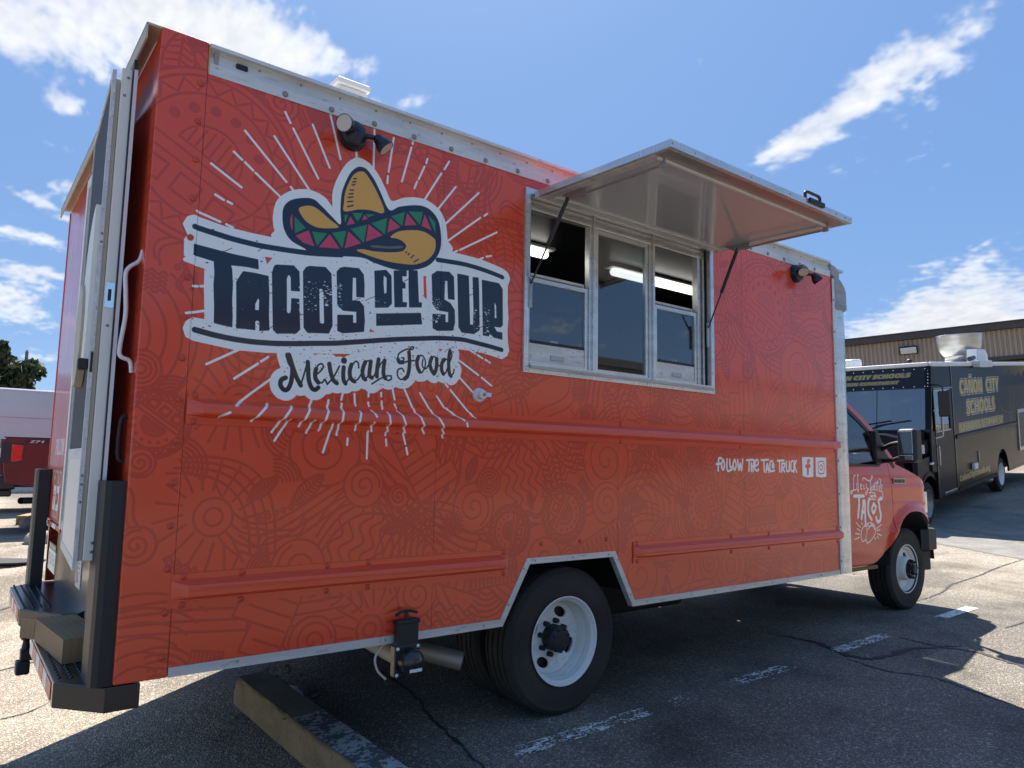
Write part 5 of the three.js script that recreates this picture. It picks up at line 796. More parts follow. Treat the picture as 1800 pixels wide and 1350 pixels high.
{
  const w = thing('wheel_stop', 'long chipped concrete wheel stop under the tail of the food truck, its side ochre', 'wheel stop', [0.985, groundY(0.985, -0.4) - 0.012, -0.35]);
  w.rotation.z = 0.06;
  const top = std(0xffffff, 0.92, 0, { map: noiseTexture(512, (i, j) => { const d = 0.4 * tnoise(i / 64, j / 64, 8) + 0.33 * tnoise(i / 16, j / 16, 32) + 0.27 * tnoise(i / 4, j / 4, 128), q = mix(0.1, 0.42, smooth(0.47, 0.52, d)) * (0.8 + 0.3 * hash2(i, j)); return [toS(q), toS(q), toS(q * 0.97)]; }), bumpMap: concreteMap, bumpScale: 0.005 });
  part('concrete_block', blockGeo(0.19, 0.15, 2.4, 3, 0.022).translate(0, 0.075, 0), M.kerbYellow, w);
  const cap = sheet((u, v) => { const z = mix(-0.35, 1.18, v), x = mix(-0.07, 0.082, u); return [x, 0.1512 + 0.003 * fbm(x * 30, z * 20, 2), z, x * 2, z * 2]; }, 8, 80, true); part('worn_paint', cap, top, w, 'patchy white and black paint on top');
  const cap2 = sheet((u, v) => { const z = mix(-1.17, -0.35, v), x = mix(-0.075, 0.082, u); return [x, 0.1505 + 0.004 * fbm(x * 30, z * 20, 2), z, x, z]; }, 8, 50, true); part('grime', cap2, std(lin(0.65, 0.58, 0.48), 0.95, 0, { map: concreteMap }), w);
}
{
  const g = thing('wire_grate', 'small square of dark wire mesh on the asphalt beside the wheel stop', 'wire grate', [1.14, groundY(1.14, -1.27) + 0.012, -1.27]); g.rotation.y = 0.25; g.rotation.z = -0.05; const L = []; for (let i = 0; i <= 16; i++) { const q = -0.09 + i * 0.18 / 16; L.push(box(q - 0.0022, q + 0.0022, 0.0035, 0.006, -0.17, 0.17)); } for (let i = 0; i <= 30; i++) { const q = -0.17 + i * 0.34 / 30; L.push(box(-0.09, 0.09, 0.0005, 0.003, q - 0.0022, q + 0.0022)); } const m = part('wire', L, std(lin(0.2, 0.2, 0.2), 0.4, 0.7), g); m.userData.kind = 'stuff'; part('edge_bar', [box(-0.096, -0.09, 0, 0.008, -0.175, 0.175), box(0.09, 0.096, 0, 0.008, -0.175, 0.175)], M.aluDark, g);
}
{ const x = 0.28, z = -8.2, c = thing('dark_disc', 'flat dark disc on the asphalt left of the food truck', 'manhole cover', [x, groundY(x, z) + 0.004, z]); part('disc_face', cyl(0.36, 0.36, 0.012, 40), std(lin(0.03, 0.03, 0.032), 0.8), c); part('rim', new THREE.TorusGeometry(0.37, 0.012, 8, 48).rotateX(Math.PI / 2), M.under, c); }  // flat dark disc with a ring, laid just above the asphalt
// far wheel stops and broken concrete by the pickup
{ const w = thing('wheel_stop', 'short buff wheel stop behind the maroon pickup', 'wheel stop', [0.78, groundY(0.8, -13) , -13.0]); w.rotation.y = -0.35; part('concrete_block', blockGeo(0.2, 0.16, 1.0, 8, 0.02).translate(0, 0.08, 0), M.kerbYellow, w); }
{ const lump = (s, seed) => { const g = new THREE.IcosahedronGeometry(s, 2), p = g.attributes.position; for (let i = 0; i < p.count; i++) { const k = 0.7 + 0.6 * fbm(p.getX(i) / s * 1.5 + seed, (p.getY(i) + p.getZ(i) * 0.7) / s * 1.5, 2); p.setXYZ(i, p.getX(i) * k * 1.2, p.getY(i) * k * 0.75, p.getZ(i) * k); } g.deleteAttribute('uv'); g.deleteAttribute('normal'); const q = mergeVertices(g, 1e-5); q.computeVertexNormals(); return metric(toCreasedNormals(q, 0.5)); };
  for (const [x, z, s, l, sd] of [[0.72, -11.8, 0.17, 'broken lump of pale concrete nearest the buff wheel stop', 2], [0.6, -9.4, 0.16, 'pale broken concrete lump close to the black corner bumper', 6]]) { const t = thing('concrete_lump', l, 'concrete lump', [x, groundY(x, z) + s * 0.4, z]); part('lump', lump(s, sd), M.concrete, t); } }
// maroon pickup seen past the tail of the truck
{
  const Y = 0.02, x0 = 0.13, t = thing('pickup_truck', 'dark maroon pickup truck parked in front of the white van', 'pickup truck', [0, Y + 0.03, -10.5]);
  const body = [[0.17, 0.98], [0.13, 1.42], [0.2, 1.47], [2.05, 1.46], [2.06, 0.62], [1.95, 0.62]]; const ar = []; for (let i = 0; i <= 14; i++) { const a = i / 14 * Math.PI; ar.push([1.42 + 0.47 * Math.cos(a), 0.55 + 0.47 * Math.sin(a)]); } body.push(...ar, [0.9, 0.66], [0.2, 0.78]);
  part('bed_side', extZ(body, -0.1, 0, [], 0.015), M.maroon, t); part('bed_side', extZ(body, -1.95, -1.85, [], 0.015), M.maroon, t); part('bed_floor', box(0.2, 2.05, 0.72, 0.8, -1.85, -0.1), M.under, t); part('tailgate', box(0.115, 0.19, 0.82, 1.45, -1.78, -0.17, 0.015), M.maroon, t); part('tailgate_trim', box(0.105, 0.116, 1.38, 1.44, -1.7, -0.25, 0.004), M.chrome, t);
  part('bed_rail', box(0.15, 2.05, 1.46, 1.482, -0.11, 0.004, 0.006), M.black, t);
  part('tail_lamp', extZ([[0.255, 1.1], [0.375, 1.12], [0.4, 1.35], [0.25, 1.37]], -0.12, 0.008, [], 0.006), M.redTail, t); part('lamp_surround', extZ([[0.118, 1.08], [0.39, 1.1], [0.425, 1.38], [0.123, 1.4]], -0.11, 0.003), M.black, t); for (let i = 0; i < 3; i++) part('lens_segment', box(0.262, 0.385, 1.125 + i * 0.075, 1.185 + i * 0.075, 0.008, 0.014, 0.003), M.redTail, t); part('reverse_lamp', box(0.11, 0.128, 1.17, 1.3, -0.16, -0.02, 0.004), M.whitePlastic, t);
  part('rear_bumper', [box(-0.08, 0.34, 0.68, 0.9, -1.9, -0.01, 0.04), box(-0.06, 0.3, 0.58, 0.68, -1.8, -0.04, 0.03)], M.black, t); part('tail_pipe', new THREE.TubeGeometry(new THREE.LineCurve3(new THREE.Vector3(0.9, 0.5, -0.5), new THREE.Vector3(0.42, 0.52, -0.02)), 4, 0.05, 16), Object.assign(M.black.clone(), { side: THREE.DoubleSide }), t);
  part('decal', faceUV(box(0.42, 0.8, 1.385, 1.44, -0.001, 0.0025).rotateY(0), 0, 1, 0, 1), M.maroon, t);
  { const g = box(0.42, 0.76, 1.385, 1.44, 0.0026, 0.0034); const p = g.attributes.position, uv = g.attributes.uv; for (let i = 0; i < p.count; i++) uv.setXY(i, (p.getX(i) - 0.42) / 0.34, (p.getY(i) - 1.385) / 0.055); part('decal_print', g, std(0xffffff, 0.4, 0, { map: tex(canvas(256, 48, (c, w, h) => { c.fillStyle = '#2a0f18'; c.fillRect(0, 0, w, h); c.fillStyle = '#c9ccd2'; c.font = 'bold italic 46px sans-serif'; c.scale(1.9, 1); c.fillText('Z71', 18, 40); }), false) }), t); }
  part('cab', extZ([[2.1, 0.6], [2.1, 1.45], [2.25, 1.92], [3.6, 1.95], [4.35, 1.42], [5.7, 1.32], [5.85, 0.7], [5.7, 0.5]], -1.93, -0.02, [], 0.05), M.maroon, t); part('side_window', extZ([[2.35, 1.45], [2.42, 1.84], [3.5, 1.86], [4.05, 1.45]], -0.02, -0.012), M.blackGloss, t);
  for (const x of [1.42, 4.9]) for (const z of [-0.05, -1.9]) { const w = holder('wheel', t, [x, 0.4, z]); part('tyre', tyreGeo(0.4, 0.26, 0.25).translate(0, 0, z > -1 ? -0.1 : 0.1), M.rubber, w); part('rim', [cyl(0.24, 0.24, 0.06, 28).rotateX(Math.PI / 2).translate(0, 0, z > -1 ? -0.02 : 0.02)], M.aluDark, w); }
}
{ // white high-roofed van behind the pickup
  const t = thing('cargo_van', 'tall white cargo van standing behind the maroon pickup', 'cargo van', [-3.2, groundY(0, -16) + 0.0, -15.6]);
  part('van_body', extZ([[0, 0.45], [0, 2.45], [0.12, 2.6], [4.6, 2.6], [5.1, 2.3], [5.75, 1.35], [6.5, 1.2], [6.6, 0.5], [6.4, 0.4], [0.1, 0.4]], -2.0, 0, [], 0.06), M.whitePaint, t); part('roof_gutter', box(0.1, 4.6, 2.545, 2.57, -0.02, 0.012, 0.004), M.whitePaint, t); part('door_rail', box(0.2, 3.4, 2.18, 2.205, -0.002, 0.008), M.aluDark, t); part('body_crease', box(0.2, 5.0, 1.98, 1.995, -0.002, 0.006), M.aluDark, t); part('body_crease', box(0.2, 5.4, 1.42, 1.44, -0.002, 0.014, 0.005), M.whitePaint, t); part('rub_strip', box(0.2, 5.2, 0.85, 0.97, -0.002, 0.02, 0.006), M.blackPlastic, t);
  part('cab_window', extZ([[4.75, 1.45], [4.8, 2.1], [5.1, 2.1], [5.6, 1.45]], 0, 0.008), M.blackGloss, t);
  for (const x of [1.2, 5.4]) { const w = holder('wheel', t, [x, 0.36, 0.01]); part('tyre', tyreGeo(0.36, 0.22, 0.21).translate(0, 0, -0.1), M.rubber, w); part('rim', cyl(0.2, 0.2, 0.05, 24).rotateX(Math.PI / 2).translate(0, 0, -0.01), M.aluDark, w); }
}
// trees: trunk, limbs and leaves spread through clumps
function leafTree(name, label, pos, h, r, seed, group) {
  const t = thing(name, label, 'tree', pos, group), R = rng(seed), trunk = [], leaf = new THREE.PlaneGeometry(0.16, 0.22), mats = [];
  const clumps = []; for (let i = 0; i < 46; i++) { const a = R() * 6.283, e = Math.acos(2 * R() - 1), q = Math.pow(R(), 0.45); clumps.push([Math.cos(a) * Math.sin(e) * q * r * (0.85 + 0.3 * R()), h * 0.56 + Math.cos(e) * q * h * 0.42, Math.sin(a) * Math.sin(e) * q * r * 0.9, r * mix(0.18, 0.34, R())]); }
  trunk.push(rod([0, 0, 0], [0.05, h * 0.5, 0], 0.16, 10)); for (const c of clumps.slice(0, 16)) trunk.push(rod([0.03, h * 0.35, 0], [c[0] * 0.8, c[1], c[2] * 0.8], 0.045, 6));
  part('trunk', trunk, std(lin(0.07, 0.055, 0.04), 0.95), t);
  const N = 15000, im = new THREE.InstancedMesh(leaf, Object.assign(phys(lin(0.05, 0.075, 0.03), 0.8, { transmission: 0.3, thickness: 0 }), { side: THREE.DoubleSide }), N), m = new THREE.Matrix4(), q = new THREE.Quaternion(), E = new THREE.Euler(), col = new THREE.Color();
  for (let i = 0; i < N; i++) { const c = clumps[i % clumps.length], a = R() * 6.283, e = Math.acos(2 * R() - 1), s = c[3] * Math.pow(R(), 0.4); const y = c[1] + Math.cos(e) * s * 0.8; q.setFromEuler(E.set(R() * 3.1, R() * 6.2, R() * 3.1)); const k = 0.7 + 0.8 * R(); m.compose(new THREE.Vector3(c[0] + Math.cos(a) * Math.sin(e) * s, y, c[2] + Math.sin(a) * Math.sin(e) * s), q, new THREE.Vector3(k, k, k)); im.setMatrixAt(i, m); const v = 0.6 + 0.8 * R(); im.setColorAt(i, col.setRGB(v * (0.9 + 0.3 * R()), v, v * 0.9)); }
  im.name = 'crown'; im.userData.kind = 'stuff'; im.castShadow = im.receiveShadow = true; t.add(im); return t;
}
const polar = (px, d) => { const yaw = 37.657 * D2R + Math.atan((px - 900) / 1271.3); return [-0.488 + d * Math.sin(yaw), 2.76 - d * Math.cos(yaw)]; };
leafTree('broadleaf_tree', 'round dark green tree rising behind the white van', [0.15, 0, -33], 6.2, 2.15, 5);
leafTree('broadleaf_tree', 'lower dark green tree at the left edge behind the white van', [-3.3, 0, -35], 4.9, 1.9, 15);
{ const t = thing('utility_pole', 'bare pole beside the round dark tree', 'utility pole', [1.78, 0, -34]); part('shaft', cyl(0.06, 0.1, 5.6, 10).translate(0, 2.8, 0), std(lin(0.2, 0.17, 0.14), 0.9), t); part('cap', cyl(0.03, 0.07, 0.1, 10).translate(0, 5.65, 0), M.boltGrey, t); }

// ------------------------------------------------------------------ black step van
{
  const t = thing('step_van', 'black step van food truck with gold lettering, nose towards the red truck', 'step van', [14.59, 0.296, -3.289]);
  t.rotation.set(0.79 * D2R, 5.68 * D2R, 6.25 * D2R, 'YZX');
  const BK = phys(lin(0.006, 0.007, 0.012), 0.45, { clearcoat: 0.08, clearcoatRoughness: 0.08, specularIntensity: 0.2 }), W = 2.35, L = 9.2;
  const GOLDC = '#c9b04c', WH = '#c8c8c4';
  const sideTex = tex(canvas(2048, 768, (c, w, h) => {
    c.setTransform(w / 9.2, 0, 0, -h / 3.1, 0, h); const S = (f) => { c.save(); f(); c.restore(); };
    c.fillStyle = '#0a0c11'; c.fillRect(0, 0, 9.2, 3.1);
    // printed dusk with a ridge and a timber bridge
    const gr = c.createLinearGradient(3.9, 0, 7.5, 0); gr.addColorStop(0, 'rgba(86,68,34,0)'); gr.addColorStop(0.4, 'rgba(86,68,34,0.55)'); gr.addColorStop(1, 'rgba(120,96,44,1)'); c.fillStyle = gr; c.fillRect(3.9, 2.4, 5.3, 0.7);
    c.fillStyle = '#14141a'; c.beginPath(); c.moveTo(3.6, 2.3); let x = 3.6; const R = rng(9); while (x < 9.2) { x += 0.08 + 0.16 * R(); c.lineTo(x, 2.72 + 0.28 * R() * R() - 0.06 * (x > 6)); } c.lineTo(9.2, 2.3); c.fill(); const g2 = c.createLinearGradient(3.6, 0, 7, 0); g2.addColorStop(0, 'rgba(50,44,34,0)'); g2.addColorStop(1, 'rgba(66,56,38,1)'); c.fillStyle = g2; c.fillRect(3.6, 0.5, 5.6, 1.98);
    c.strokeStyle = 'rgba(120,100,60,0.6)'; c.lineWidth = 0.05; for (const q of [5.9, 6.3]) { c.beginPath(); c.moveTo(q, 1.2); c.lineTo(q, 2.5); c.stroke(); } c.lineWidth = 0.03; c.beginPath(); c.moveTo(4.9, 2.0); c.bezierCurveTo(5.6, 1.7, 6.6, 1.75, 9.2, 2.3); c.stroke(); c.lineWidth = 0.02; c.strokeStyle = 'rgba(120,100,60,0.35)'; for (let i = 0; i < 70; i++) { const q = 4.4 + R() * 4.6, y = 0.6 + R() * 1.3; c.beginPath(); c.moveTo(q, y); c.lineTo(q + (R() - 0.5) * 0.1, y + 0.3 + 0.4 * R()); c.stroke(); }
    const text = (s, x0, x1, y0, y1, o) => S(() => { c.translate(x0, y0); c.scale(1, -1); c.font = 'bold 1px sans-serif'; const m = c.measureText(s); const sc = (y1 - y0) / 0.73; c.scale((x1 - x0) / m.width, sc); c.lineJoin = 'round'; c.strokeStyle = WH; c.lineWidth = o * 1.2 / sc; c.strokeText(s, 0, 0); c.strokeStyle = '#0a0c11'; c.lineWidth = o * 0.75 / sc; c.strokeText(s, 0, 0); c.fillStyle = GOLDC; c.fillText(s, 0, 0); });
    text('CAÑON', 1.75, 3.5, 2.42, 2.72, 0.06); text('CITY', 3.76, 4.88, 2.42, 2.72, 0.06); text('SCHOOLS', 2.15, 4.44, 1.98, 2.27, 0.06); text('NUTRITION DEPARTMENT', 1.55, 5.08, 1.64, 1.79, 0.045); text('CañonCitySchools.org', 1.36, 3.68, 0.63, 0.74, 0.02);
  }), false);
  const SM = phys(0xffffff, 0.3, { map: sideTex, clearcoat: 0.05, clearcoatRoughness: 0.1, specularIntensity: 0.15 });
  const arch = []; for (let i = 0; i <= 16; i++) { const a = Math.PI - i / 16 * Math.PI; arch.push([4.82 + 0.53 * Math.cos(a), 0.42 + 0.58 * Math.sin(a)]); }
  const sg = extZ([[1.2, 0.42], ...arch, [L, 0.42], [L, 2.98], [1.2, 2.98]], -0.04, 0), sp = sg.attributes.position, suv = sg.attributes.uv; for (let i = 0; i < sp.count; i++) suv.setXY(i, sp.getX(i) / L, sp.getY(i) / 3.1); part('side_panel', sg, SM, t, 'printed side with gold letters');
  part('side_panel', box(0.05, L, 0.5, 2.98, -W, -W + 0.04), BK, t); part('rear_wall', box(L - 0.05, L, 0.5, 2.98, -W + 0.04, -0.04), BK, t); part('underbody', box(0.5, L - 0.1, 0.4, 0.9, -W + 0.3, -0.3), M.under, t); part('floor', box(0.1, L - 0.06, 0.9, 0.95, -W + 0.05, -0.05), M.under, t);
  part('roof', box(0.02, L, 2.99, 3.02, -W + 0.04, -0.04), M.aluWhite, t); part('roof_edge', [box(0.0, L, 2.975, 3.065, -0.045, 0.02, 0.02), box(-0.025, 0.03, 2.985, 3.065, -W, -0.046, 0.02), box(0.0, L, 2.975, 3.065, -W - 0.02, -W + 0.045, 0.02)], M.aluWhite, t);
  part('rub_rail', extX([[1.49, 0.001], [1.5, 0.03], [1.55, 0.035], [1.57, 0.03], [1.58, 0.001]], 1.25, 6.3), BK, t); part('skirt_rail', [box(1.22, 4.2, 0.42, 0.5, 0.001, 0.025, 0.006)], BK, t);
  // sloped front: header with lettering, two panes, pillars
  const FX = (y) => mix(-0.02, -0.24, smooth(0, 1, (2.95 - y) / 1.25) * 0 + Math.min(1, Math.max(0, (2.95 - y) / 1.2)));
  const fq = (ya, yb, za, zb, m, name, off = 0, uvf) => part(name, sheet((u, v) => { const y = mix(ya, yb, v), z = mix(za, zb, u); return [FX(y) - off, y, z, u, v]; }, 2, 4, false), m, t);
  const headTex = tex(canvas(1024, 256, (c, w, h) => { c.fillStyle = '#14161d'; c.fillRect(0, 0, w, h); const text = (s, x, y, px, o) => { c.font = 'bold italic ' + px + 'px sans-serif'; c.lineJoin = 'round'; c.strokeStyle = WH; c.lineWidth = o * 1.7; c.strokeText(s, x, y); c.strokeStyle = '#14161d'; c.lineWidth = o * 1.1; c.strokeText(s, x, y); c.fillStyle = '#b3a046'; c.fillText(s, x, y); }; c.save(); c.scale(1.04, 1); text('CAÑON CITY SCHOOLS', 120, 118, 66, 7); text('NUTRITION DEPARTMENT', 150, 196, 48, 6); c.restore(); }), false);
  const dbl = (m) => Object.assign(m.clone(), { side: THREE.DoubleSide });
  fq(2.58, 2.985, -W + 0.02, -0.01, dbl(phys(0xffffff, 0.3, { map: headTex, clearcoat: 0.3, clearcoatRoughness: 0.1, specularIntensity: 0.4 })), 'header_panel');
  const mid = -W / 2 + 0.2; fq(1.78, 2.56, -W + 0.12, mid - 0.008, dbl(M.screenPane), 'windshield_pane'); fq(1.78, 2.56, mid + 0.008, -0.1, dbl(M.screenPane), 'windshield_pane');
  fq(1.76, 2.58, mid - 0.008, mid + 0.008, dbl(M.black), 'pane_seal'); fq(2.56, 2.58, -W + 0.02, -0.01, dbl(M.black), 'pane_seal', 0.002); fq(1.74, 1.78, -W + 0.02, -0.01, dbl(M.black), 'pane_seal', 0.002); fq(1.7, 2.985, -0.1, -0.005, dbl(BK), 'front_pillar', 0.004); fq(1.7, 2.985, -W + 0.01, -W + 0.12, dbl(BK), 'front_pillar', 0.004);
  for (let i = 0; i < 12; i++) { const b = part('rivet', dome, M.chrome, t); b.rotation.y = -Math.PI / 2; b.position.set(FX(2.93) - 0.004, 2.94, -0.1 - i * 0.19); b.scale.setScalar(1); const b2 = part('rivet', dome, M.chrome, t); b2.rotation.y = -Math.PI / 2; b2.position.set(FX(2.6) - 0.004, 2.6, -0.1 - i * 0.19); } for (let i = 0; i < 6; i++) { const b = part('rivet', dome, M.chrome, t); b.rotation.y = -Math.PI / 2; b.position.set(FX(2.93 - i * 0.07) - 0.006, 2.9 - i * 0.06, -0.05); }
  // door, fixed quarter pane, door pane, grab bars
  const dq = (pl, z0, z1, m, name, h) => part(name, extZ(pl, z0, z1, h), m, t);
  dq([[-0.02, 0.45], [1.17, 0.45], [1.17, 2.98], [-0.01, 2.98], [-0.24, 1.72], [-0.3, 1.0], [-0.02, 0.95]], -0.035, 0, BK, 'cab_side', [[[0.06, 1.72], [0.06, 2.5], [0.98, 2.5], [0.98, 1.72]].reverse(), [[-0.18, 1.76], [-0.05, 2.5], [0.0, 2.5], [0.0, 1.72]].reverse()]);
  part('door_frame', [box(1.17, 1.2, 0.4, 3.0, -0.03, 0.012, 0.004), box(0.02, 1.17, 2.53, 2.56, 0, 0.01), box(0.005, 0.03, 0.45, 2.5, 0, 0.01), box(0.3, 1.15, 0.47, 0.5, 0.001, 0.012)], M.blackGloss, t); part('step_edge', box(0.35, 1.1, 0.505, 0.52, 0.002, 0.014), M.aluWhite, t);
  part('door_pane', box(0.06, 0.98, 1.72, 2.5, -0.02, -0.015), M.pane, t); part('quarter_pane', extZ([[-0.17, 1.76], [-0.045, 2.5], [0.0, 2.5], [0.0, 1.76]], -0.02, -0.015), M.pane, t); part('pane_trim', [box(0.06, 0.98, 1.7, 1.72, 0, 0.008), box(0.06, 0.98, 2.5, 2.52, 0, 0.008), box(0.5, 0.52, 1.72, 2.5, -0.015, 0.004)], M.aluDark, t);
  part('grab_bar', [tube([[-0.02, 2.13, 0.0], [0.0, 2.14, 0.05], [0.22, 2.12, 0.07], [0.25, 2.06, 0.07], [0.23, 1.68, 0.07], [0.2, 1.62, 0.06], [-0.02, 1.6, 0.0]], 0.012, 40)], M.aluWhite, t); part('grab_bar', [tube([[0.12, 1.42, 0.0], [0.02, 1.42, 0.05], [0.02, 1.1, 0.05], [0.1, 1.09, 0.0]], 0.01, 24)], M.aluWhite, t);
  // hood, fender, bumper, lamps
  part('hood', extX([[0.75, -0.32], [0.95, -0.24], [1.45, -0.26], [1.68, -0.36], [1.74, -0.6], [1.74, -W + 0.6], [1.68, -W + 0.36], [1.45, -W + 0.26], [0.95, -W + 0.24], [0.75, -W + 0.32]].reverse(), -1.05, -0.05), BK, t); part('cowl', box(-0.4, 0.0, 1.6, 1.76, -W + 0.1, -0.1, 0.03), BK, t);
  part('hood_seam', box(-1.0, -0.3, 1.742, 1.746, mid - 0.006, mid + 0.006), M.black, t); part('front_fender', [sheet((u, v) => { const a = Math.PI * u; return [-0.42 + 0.58 * Math.cos(a), 0.42 + 0.58 * Math.sin(a), mix(-0.4, -0.02, v)]; }, 24, 2, true), extZ((() => { const a = []; for (let i = 0; i <= 16; i++) { const q = Math.PI - i / 16 * Math.PI; a.push([-0.42 + 0.5 * Math.cos(q), 0.42 + 0.5 * Math.sin(q)]); } return [[-1.05, 0.45], ...a, [0.2, 0.45], [0.2, 1.3], [-1.0, 1.25]]; })(), -0.12, -0.03)], dbl(BK), t);
  part('front_bumper', box(-1.25, -1.1, 0.45, 0.7, -W + 0.1, -0.05, 0.03), M.black, t); part('headlamp', new THREE.SphereGeometry(0.11, 20, 12).scale(0.4, 1, 1).translate(-1.05, 1.05, -0.45), M.chrome, t); part('headlamp', new THREE.SphereGeometry(0.11, 20, 12).scale(0.4, 1, 1).translate(-1.05, 1.05, -W + 0.45), M.chrome, t); part('side_marker', box(-0.35, -0.2, 1.12, 1.16, -0.03, 0.01, 0.01), M.whitePlastic, t);
  part('mirror_glass', box(-0.62, -0.6, 1.35, 1.52, -0.22, -0.02, 0.01), M.aluWhite, t);
  part('mirror_arm', [tube([[-0.02, 2.62, 0.0], [-0.1, 2.62, 0.1], [-0.22, 2.58, 0.22], [-0.26, 2.5, 0.25]], 0.014, 30)], M.blackPlastic, t); part('side_mirror', box(-0.3, -0.22, 2.02, 2.5, 0.16, 0.36, 0.03), M.blackPlastic, t);
  for (const s of [0, 1]) part('wiper', [rod([FX(1.8) - 0.03, 1.79, s ? -1.55 : -1.12], [FX(1.9) - 0.03, 1.9, s ? -1.2 : -0.78], 0.012), rod([FX(1.87) - 0.035, 1.86, s ? -1.35 : -1.0], [FX(1.97) - 0.035, 1.96, s ? -0.7 : -0.35], 0.01)], M.black, t);
  // interior seen through the panes
  part('driver_seat', [box(0.75, 1.25, 1.0, 1.25, -0.8, -0.3, 0.05), box(1.15, 1.3, 1.2, 2.15, -0.8, -0.3, 0.06)], std(lin(0.05, 0.055, 0.06), 0.8), t); part('dashboard', box(-0.15, 0.3, 1.3, 1.6, -W + 0.1, -0.1, 0.05), std(lin(0.06, 0.065, 0.065), 0.8), t); part('bulkhead', box(1.5, 1.55, 0.95, 2.95, -W + 0.05, -1.3), std(lin(0.5, 0.54, 0.52), 0.7), t); part('steering_wheel', new THREE.TorusGeometry(0.22, 0.018, 10, 36).rotateY(1.1).translate(0.45, 1.75, -0.55), M.black, t); part('steering_wheel_post', rod([0.2, 1.45, -0.55], [0.43, 1.74, -0.55], 0.03), M.black, t);
  const wheel = (x, z) => { const w = holder('wheel', t, [x, 0.4, z]); part('tyre', tyreGeo(0.4, 0.24, 0.255).translate(0, 0, -0.12), M.rubber, w); part('rim', new THREE.LatheGeometry([[0, -0.13], [0.16, -0.13], [0.21, -0.1], [0.235, -0.03], [0.262, -0.005], [0.27, 0.004], [0.262, 0.006]].map(([r, q]) => new THREE.Vector2(r, q)), 36).rotateX(Math.PI / 2), M.wheelWhite, w); return w; };
  wheel(-0.42, -0.07).children[1].material = M.boltGrey; wheel(4.82, -0.05); for (const x of [-0.42, 4.82]) { const w = wheel(x, -W + 0.06); w.rotation.y = Math.PI; }
  part('side_exhaust', rod([3.3, 0.42, -0.35], [4.15, 0.34, -0.12], 0.06, 16), M.aluDark, t);
  // roof equipment
  part('exhaust_fan', [new THREE.LatheGeometry([[0.0, 0], [0.32, 0], [0.32, 0.2], [0.335, 0.2], [0.37, 0.24], [0.43, 0.33], [0.46, 0.48], [0.475, 0.68], [0.49, 0.7], [0.47, 0.705], [0.44, 0.5], [0.0, 0.46]].map(([r, y]) => new THREE.Vector2(r, y)), 48).translate(4.35, 3.06, -0.62)], Object.assign(std(lin(0.62, 0.62, 0.62), 0.32, 0.85, { map: scuffMap }), { side: THREE.DoubleSide }), t, 'spun aluminium exhaust fan on the roof'); part('fan_band', [new THREE.TorusGeometry(0.322, 0.008, 8, 48).rotateX(Math.PI / 2).translate(4.35, 3.16, -0.62)], M.aluDark, t);
  part('roof_box', box(2.75, 3.75, 2.94, 3.09, 0.021, 0.16, 0.01), M.galv, t); part('vent_hood', extZ([[3.8, 3.07], [4.75, 3.07], [4.72, 3.26], [4.55, 3.38], [3.85, 3.38]], -0.36, -0.14, [], 0.03), M.whitePlastic, t); part('roof_motor', rod([2.7, 3.13, -0.02], [3.0, 3.16, -0.02], 0.05, 14), M.black, t); part('roof_hatch', box(1.5, 2.0, 3.06, 3.28, -2.33, -2.0, 0.05), M.whitePlastic, t); part('beacon', new THREE.SphereGeometry(0.06, 16, 10).translate(0.25, 3.1, -0.45), M.black, t);
  part('side_outlet', box(2.24, 2.48, 0.77, 0.9, 0.001, 0.07, 0.015), M.whitePlastic, t); part('door_latch', box(2.78, 2.81, 0.88, 1.12, 0.001, 0.02, 0.004), M.aluDark, t);
  part('side_window', extZ(...(() => { const [o, h] = rectRing(6.42, 8.6, 0.82, 1.86, 0.09); return [o, 0.001, 0.03, [h]]; })()), M.aluDark, t); part('window_board', box(6.51, 8.51, 0.91, 1.77, 0.001, 0.012), std(lin(0.1, 0.08, 0.06), 0.6), t);
}
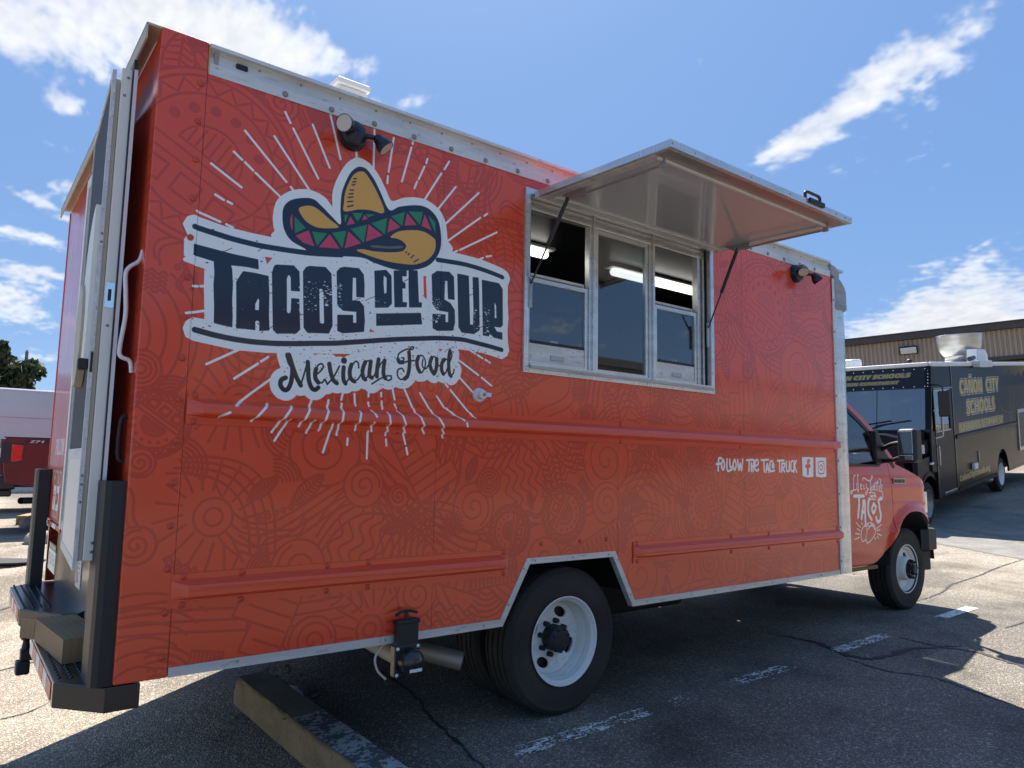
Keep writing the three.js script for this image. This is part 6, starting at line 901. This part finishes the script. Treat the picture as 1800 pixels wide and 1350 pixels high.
// ------------------------------------------------------------------ ribbed building behind the step van
{
  const d = [-0.326, -0.946], o = polar(1645, 47), g0 = groundY(o[0], o[1]);
  const t = thing('garage_building', 'long tan building of ribbed metal with a dark fascia, behind the black step van', 'building', [o[0], g0, o[1]]);
  t.rotation.set(0, Math.atan2(d[0], d[1]) + Math.PI / 2, 2.6 * D2R, 'YZX');   // local x runs along the front, to the right in the picture; local z faces the lot
  const RIB = std(lin(0.36, 0.285, 0.215), 0.7), DK = std(lin(0.06, 0.048, 0.042), 0.6), H = 5.75;
  const ribs = (x0, x1, y0, y1) => { const pl = []; const s = 0.23; let n = Math.floor((x1 - x0) / s); for (let i = 0; i < n; i++) { const a = x0 + i * s; pl.push([a, 0], [a + 0.06, 0], [a + 0.09, 0.07], [a + 0.19, 0.07], [a + 0.22, 0]); } pl.push([x0 + n * s, 0], [x0 + n * s, -0.1], [x0, -0.1]); return extY(pl.map(([x, z]) => [x, z]), y0, y1); };
  part('ribbed_wall', ribs(-26, 2.4, -2.6, H - 0.34), RIB, t, 'tan ribbed metal wall'); part('ribbed_wall', ribs(2.4, 16, 3.95, H - 0.34), RIB, t);
  part('fascia', [box(-26, 16, H - 0.36, H, -0.2, 0.35, 0.01), box(-26, 16, H, H + 0.06, -0.3, 0.4)], DK, t, 'dark brown fascia and gutter'); part('roof', box(-26, 16, H - 0.1, H + 0.02, -14, -0.3), DK, t); part('back_wall', box(-26, 16, -2.6, H - 0.1, -14, -13.8), RIB, t);
  for (const x of [2.42, 10]) { const gx0 = x, gx1 = x + 6.2; part('door_header', box(gx0 - 0.2, gx1 + 0.2, 3.72, 3.94, -0.05, 0.14, 0.01), DK, t); const dr = holder('garage_door', t); for (let i = 0; i < 6; i++) part('door_section', box(gx0, gx1, -1.0 + i * 0.78, -1.0 + i * 0.78 + 0.776, -0.35, -0.3, 0.008), std(lin(0.16, 0.125, 0.095), 0.6), dr); }
  part('ribbed_wall', ribs(8.8, 9.85, -2.6, 3.95), RIB, t); part('door_jamb', box(2.3, 2.42, -2.6, 3.72, -0.35, 0.1), DK, t);
  part('wall_lamp', [extX([[0, 0.08], [0.42, 0.08], [0.44, 0.4], [0.3, 0.5], [0, 0.22]], -1.35, -0.45)].map((g) => g.translate(0, 4.55, 0)), M.black, t); part('lamp_lens', extX([[0.03, 0.25], [0.33, 0.52], [0.3, 0.53], [0.02, 0.27]].map(([y, z]) => [y, z]), -1.3, -0.5).translate(0, 4.55, 0), M.whitePlastic, t);
}
// low shop row on the far side of the lot, mirrored in the hatch windows and the wrap
{
  const t = thing('shop_row', 'low pale building across the lot, seen mirrored in the serving windows', 'building', [6, 0, 16]); const WL = std(lin(0.3, 0.28, 0.25), 0.8), TR = std(lin(0.07, 0.065, 0.06), 0.6);
  part('wall', box(-2, 40, 0, 4.9, 0, 9), WL, t); part('parapet', box(-2.1, 40.1, 4.9, 5.2, -0.12, 9.1), TR, t); for (let i = 0; i < 8; i++) { part('window', box(i * 5, 2.6 + i * 5, 1, 2.7, -0.04, -0.001), M.blackGloss, t); part('door', box(3.3 + i * 5, 4.3 + i * 5, 0, 2.3, -0.05, -0.001), TR, t); } part('canopy', box(-1.5, 39.5, 2.95, 3.1, -1.6, -0.001), TR, t);
}
renderer.render(scene, camera);
